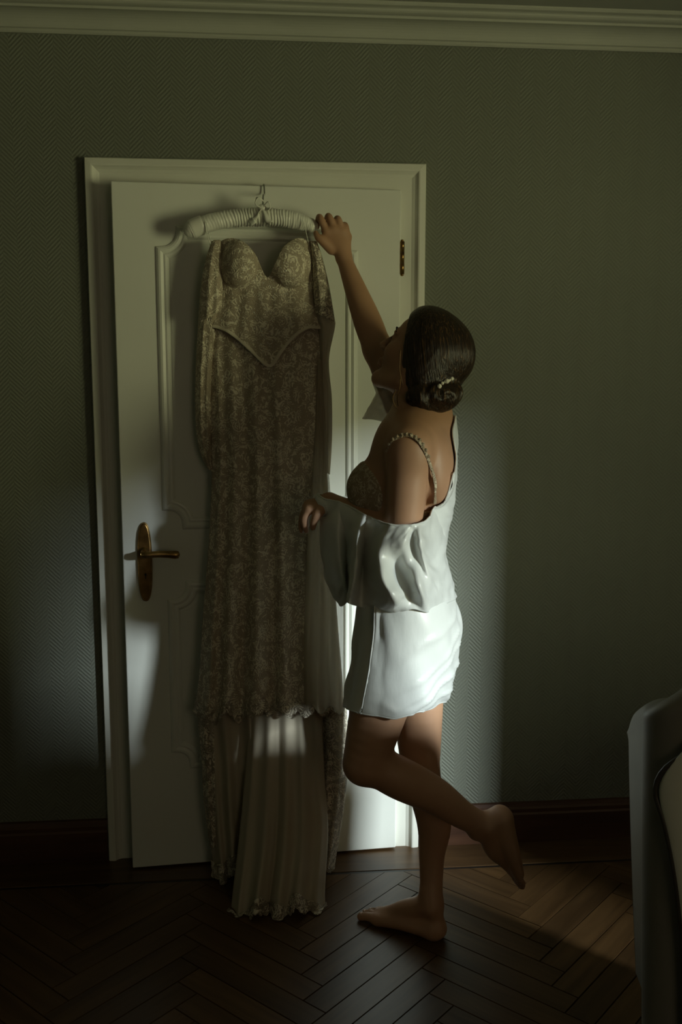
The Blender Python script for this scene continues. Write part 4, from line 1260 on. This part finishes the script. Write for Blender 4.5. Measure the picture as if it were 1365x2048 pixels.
# bunched left sleeve: cuff at the wrist, cowl folds swinging under the elbow, back round the waist
sleeve = [
    [(800, 1040, -.46), (795, 1085, -.45), (790, 1130, -.45), (780, 1175, -.46), (770, 1205, -.48)],
    [(740, 1026, -.43), (735, 1080, -.42), (728, 1130, -.42), (720, 1175, -.43), (712, 1205, -.45)],
    [(672, 998, -.425), (662, 1060, -.41), (660, 1120, -.41), (668, 1175, -.42), (684, 1206, -.44)],
    [(648, 1002, -.455), (641, 1060, -.455), (646, 1125, -.455), (660, 1180, -.46), (680, 1210, -.47)],
    [(662, 1002, -.490), (654, 1062, -.505), (658, 1122, -.505), (672, 1180, -.505), (688, 1211, -.505)],
    [(678, 1004, -.520), (676, 1064, -.545), (680, 1122, -.545), (688, 1168, -.545), (696, 1202, -.535)],
    [(695, 1012, -.535), (694, 1068, -.530), (696, 1122, -.525), (697, 1160, -.520), (699, 1192, -.525)],
    [(728, 1028, -.600), (714, 1082, -.640), (712, 1132, -.650), (704, 1176, -.655), (697, 1206, -.640)],
    [(742, 1036, -.600), (728, 1092, -.575), (726, 1140, -.572), (724, 1184, -.580), (722, 1214, -.590)],
    [(764, 1045, -.650), (741, 1100, -.625), (744, 1156, -.650), (754, 1196, -.660), (752, 1220, -.630)],
    [(782, 1050, -.685), (755, 1096, -.690), (766, 1156, -.735), (788, 1198, -.745), (794, 1224, -.675)],
    [(798, 1051, -.695), (782, 1092, -.706), (794, 1138, -.672), (816, 1176, -.690), (826, 1218, -.690)],
    [(816, 1051, -.700), (808, 1086, -.722), (816, 1126, -.700), (840, 1178, -.742), (852, 1226, -.675)],
    [(828, 1050, -.700), (826, 1076, -.696), (832, 1112, -.690), (852, 1164, -.712), (864, 1222, -.655)],
    [(840, 1047, -.690), (842, 1080, -.716), (848, 1116, -.712), (864, 1162, -.690), (878, 1216, -.630)],
    [(854, 1040, -.660), (860, 1086, -.660), (868, 1128, -.655), (882, 1166, -.640), (896, 1206, -.590)],
    [(868, 1016, -.605), (884, 1072, -.590), (889, 1116, -.585), (901, 1158, -.560), (910, 1200, -.530)],
    [(884, 1000, -.550), (897, 1056, -.500), (893, 1108, -.490), (904, 1152, -.480), (914, 1194, -.470)],
]
so, G = net(sleeve, 190, 80, 'robe_sleeve', .006, 4, robe)
Vt, Ft = tube(smooth_path([G[i, 0] for i in range(20, 175, 6)], 80), .0028, 6); mk('robe_edge', Vt, Ft, M['satin'], robe)
# the robe's back, up to the right shoulder
bk = []
for py, pl_, pr, yc, hd in ((1118, 872, 889, -.50, .115), (1075, 868, 895, -.50, .115), (1040, 860, 903, -.50, .115), (1005, 871, 909, -.497, .112), (960, 880, 913, -.490, .11), (910, 886, 914, -.480, .105), (865, 890, 910, -.465, .10), (832, 891, 902, -.445, .085)):
    c = pr - 90; row = []
    th0 = -math.acos(np.clip((pl_ - c) / 90, -1, 1))
    for a in np.linspace(th0, math.radians(75), 6):
        row.append((c + 90 * math.cos(a), py + (10 if a > 0 else 0) * math.sin(a), yc + hd * math.sin(a) - .012 * (a < 0)))
    bk.append(row)
bo2, G2 = net(bk, 90, 50, 'robe_back', .004, 12, robe)
Vt, Ft = tube(smooth_path(G2[::4, 0], 60), .0024, 6); mk('robe_edge', Vt, Ft, M['satin'], robe)
# right sleeve fallen to the raised upper arm
rs = [[(842, 812, -.372), (836, 838, -.40), (830, 870, -.41)], [(815, 790, -.395), (805, 825, -.405), (800, 862, -.40)], [(790, 768, -.385), (772, 806, -.385), (760, 842, -.375)], [(776, 752, -.35), (750, 798, -.335), (727, 838, -.325)],
      [(778, 752, -.30), (754, 798, -.29), (734, 838, -.29)], [(800, 770, -.29), (785, 806, -.28), (775, 842, -.28)], [(835, 800, -.31), (828, 830, -.30), (825, 860, -.30)]]
ro, _ = net(rs, 60, 30, 'robe_sleeve', .003, 15, robe, M['veil'])

# ------------------------------------------------------------------ upholstered armchair in the right foreground
chs = unit((.155, .45, 0)); chr_ = np.array([chs[1], -chs[0], 0])      # forward (away from the viewer), right
CB = np.array([.648, -1.33, 0.])                                      # back-left corner of the shell at the floor
cw, cdp = .51, .47
def ch(r, f, z): q = CB + chr_ * r + chs * f; return np.array([q[0], q[1], z])
chair = empty('armchair', tuple(ch(cw / 2, .2, 0))); tag(chair, 'low armchair with taupe sides and a piped cream back panel, at the right edge', 'chair')
# outside shell: a U in plan, back towards the viewer, arms sloping forward
def plan(n, off=0.0):
    """points from front-left along the left side, round the back, to front-right; off moves inward"""
    r0 = .075
    P = []
    a = [(off, cdp), (off, r0)]
    for t in np.linspace(0, 1, n):
        P.append((off + .012 * math.sin(math.pi * t), cdp + (r0 - cdp) * t))
    for t in np.linspace(0, 1, 10)[1:]:
        an = math.pi - t * math.pi / 2
        P.append((r0 + (r0 - off) * math.cos(an), r0 - (r0 - off) * math.sin(an)))
    for t in np.linspace(0, 1, n)[1:]:
        P.append((r0 + (cw - 2 * r0) * t, off))
    for t in np.linspace(0, 1, 10)[1:]:
        an = math.pi / 2 - t * math.pi / 2
        P.append((cw - r0 + (r0 - off) * math.cos(an), r0 - (r0 - off) * math.sin(an)))
    for t in np.linspace(0, 1, n)[1:]:
        P.append((cw - off - .012 * math.sin(math.pi * t), r0 + (cdp - r0) * t))
    return np.array(P)
def topz(P):
    z = []
    for r, f in P:
        side = np.clip((f - .02) / (cdp - .02), 0, 1)
        mid = 1 - abs(r - cw / 2) / (cw / 2)
        z.append(.918 + .085 * math.sin(math.pi / 2 * np.clip(mid, 0, 1)) - .165 * np.clip(side, 0, 1) ** 1.3 - .03 * (max(0, side - .85) / .15) ** 2)
    return np.array(z)
n_ = 16
Po, Pi, Pm = plan(n_, 0), plan(n_, .105), plan(n_, .05)
zo = topz(Po); rowsC = []
flare = lambda z, zt: .055 * (1 - np.clip(z / zt, 0, 1)) ** 1.2
for k in range(9):       # outside, bottom to top
    q = []
    for (r, f), zt in zip(Po, zo):
        z = .13 + (zt - .045 - .13) * k / 8; fl2 = flare(z, zt)
        rc, fc = cw / 2, .35
        dr = np.array([r - rc, f - fc]); dr /= np.linalg.norm(dr)
        q.append(ch(r - dr[0] * fl2, f - dr[1] * fl2 * .6, z))
    rowsC.append(q)
for a in np.linspace(0, math.pi, 9)[1:-1]:
    q = []
    for (r0_, f0), (r1, f1), zt in zip(Po, Pi, zo):
        t = (1 - math.cos(a)) / 2
        rc, fc = cw / 2, .35; dr = np.array([r0_ - rc, f0 - fc]); dr /= np.linalg.norm(dr)
        q.append(ch(r0_ + (r1 - r0_) * t + dr[0] * .008 * (1 - t), f0 + (f1 - f0) * t + dr[1] * .005 * (1 - t), zt - .045 + .045 * math.sin(a)))
    rowsC.append(q)
for k in range(7):
    rowsC.append([ch(r, f, (zt - .045) + (.40 - zt + .045) * k / 6) for (r, f), zt in zip(Pi, zo)])
A = np.array(rowsC); nr, nc = A.shape[:2]
F = [tuple(f) for f in grid_faces(nr, nc)]
F.append(tuple(k * nc for k in range(nr))); F.append(tuple(k * nc + nc - 1 for k in range(nr))[::-1])
sh = mk('shell', A.reshape(-1, 3), F, M['taupe'], chair)
sd = sh.modifiers.new('sub', 'SUBSURF'); sd.levels = 1; sd.render_levels = 2
# outside-back panel, slightly padded, edged by piping
bpn = []
for k in range(15):
    v = k / 14; row = []
    for i in range(21):
        t = i / 20; inset = .022 + .085 * (1 - math.exp(-2.9 * max(0, .86 - v))) + .07 * (max(0, v - .86) / .14) ** 2
        r = inset + (cw - 2 * inset) * t
        mid = 1 - abs(2 * t - 1); zt = .918 + .085 * math.sin(math.pi / 2 * mid) - .022 - .03 * (1 - min(1, mid * 6)) ** 2
        corner = max(0, .075 - min(r, cw - r)) / .075
        f = .075 * (1 - math.sqrt(max(0, 1 - corner ** 2))) - .012 - .016 * math.sin(math.pi * min(1, mid * 3) / 2) * math.sin(math.pi * (.1 + .85 * v))
        row.append(ch(r, f + .022 * (1 - v) - .006, .16 + (zt - .16) * v))
    bpn.append(row)
B_ = np.array(bpn)
o = mk('back_panel', B_.reshape(-1, 3), grid_faces(15, 21), M['cream'], chair); s2 = o.modifiers.new('t', 'SOLIDIFY'); s2.thickness = .012; s2.offset = 0
s2 = o.modifiers.new('sub', 'SUBSURF'); s2.levels = 1; s2.render_levels = 2
loop = np.concatenate([B_[:, 0], B_[-1, 1:], B_[::-1, -1][1:]])
V, F = tube(smooth_path(loop, 160) , .0048, 8); mk('piping', V, F, M['piping'], chair)
b = MB(); 
V = [ch(.11, .12, .20), ch(cw - .11, .12, .20), ch(cw - .11, cdp - .01, .20), ch(.11, cdp - .01, .20), ch(.11, .12, .34), ch(cw - .11, .12, .34), ch(cw - .11, cdp - .01, .34), ch(.11, cdp - .01, .34)]
b.add(V, [(0, 3, 2, 1), (4, 5, 6, 7), (0, 1, 5, 4), (1, 2, 6, 5), (2, 3, 7, 6), (3, 0, 4, 7)]); b.build('seat_base', M['cream'], chair, bevel=.02, seg=3)
V = [ch(.115, .125, .342), ch(cw - .115, .125, .342), ch(cw - .115, cdp + .02, .342), ch(.115, cdp + .02, .342), ch(.115, .125, .47), ch(cw - .115, .125, .47), ch(cw - .115, cdp + .02, .47), ch(.115, cdp + .02, .47)]
b = MB().add(V, [(0, 3, 2, 1), (4, 5, 6, 7), (0, 1, 5, 4), (1, 2, 6, 5), (2, 3, 7, 6), (3, 0, 4, 7)]); b.build('seat_cushion', M['cream'], chair, True, bevel=.045, seg=5)
for r, f in ((.09, .10), (cw - .09, .10), (.09, cdp - .07), (cw - .09, cdp - .07)):
    V, F = tube([ch(r, f, 0), ch(r, f, .05), ch(r, f, .15), ch(r, f, .21)], [.016, .020, .027, .028], 12); mk('leg', V, F, M['chairleg'], chair)
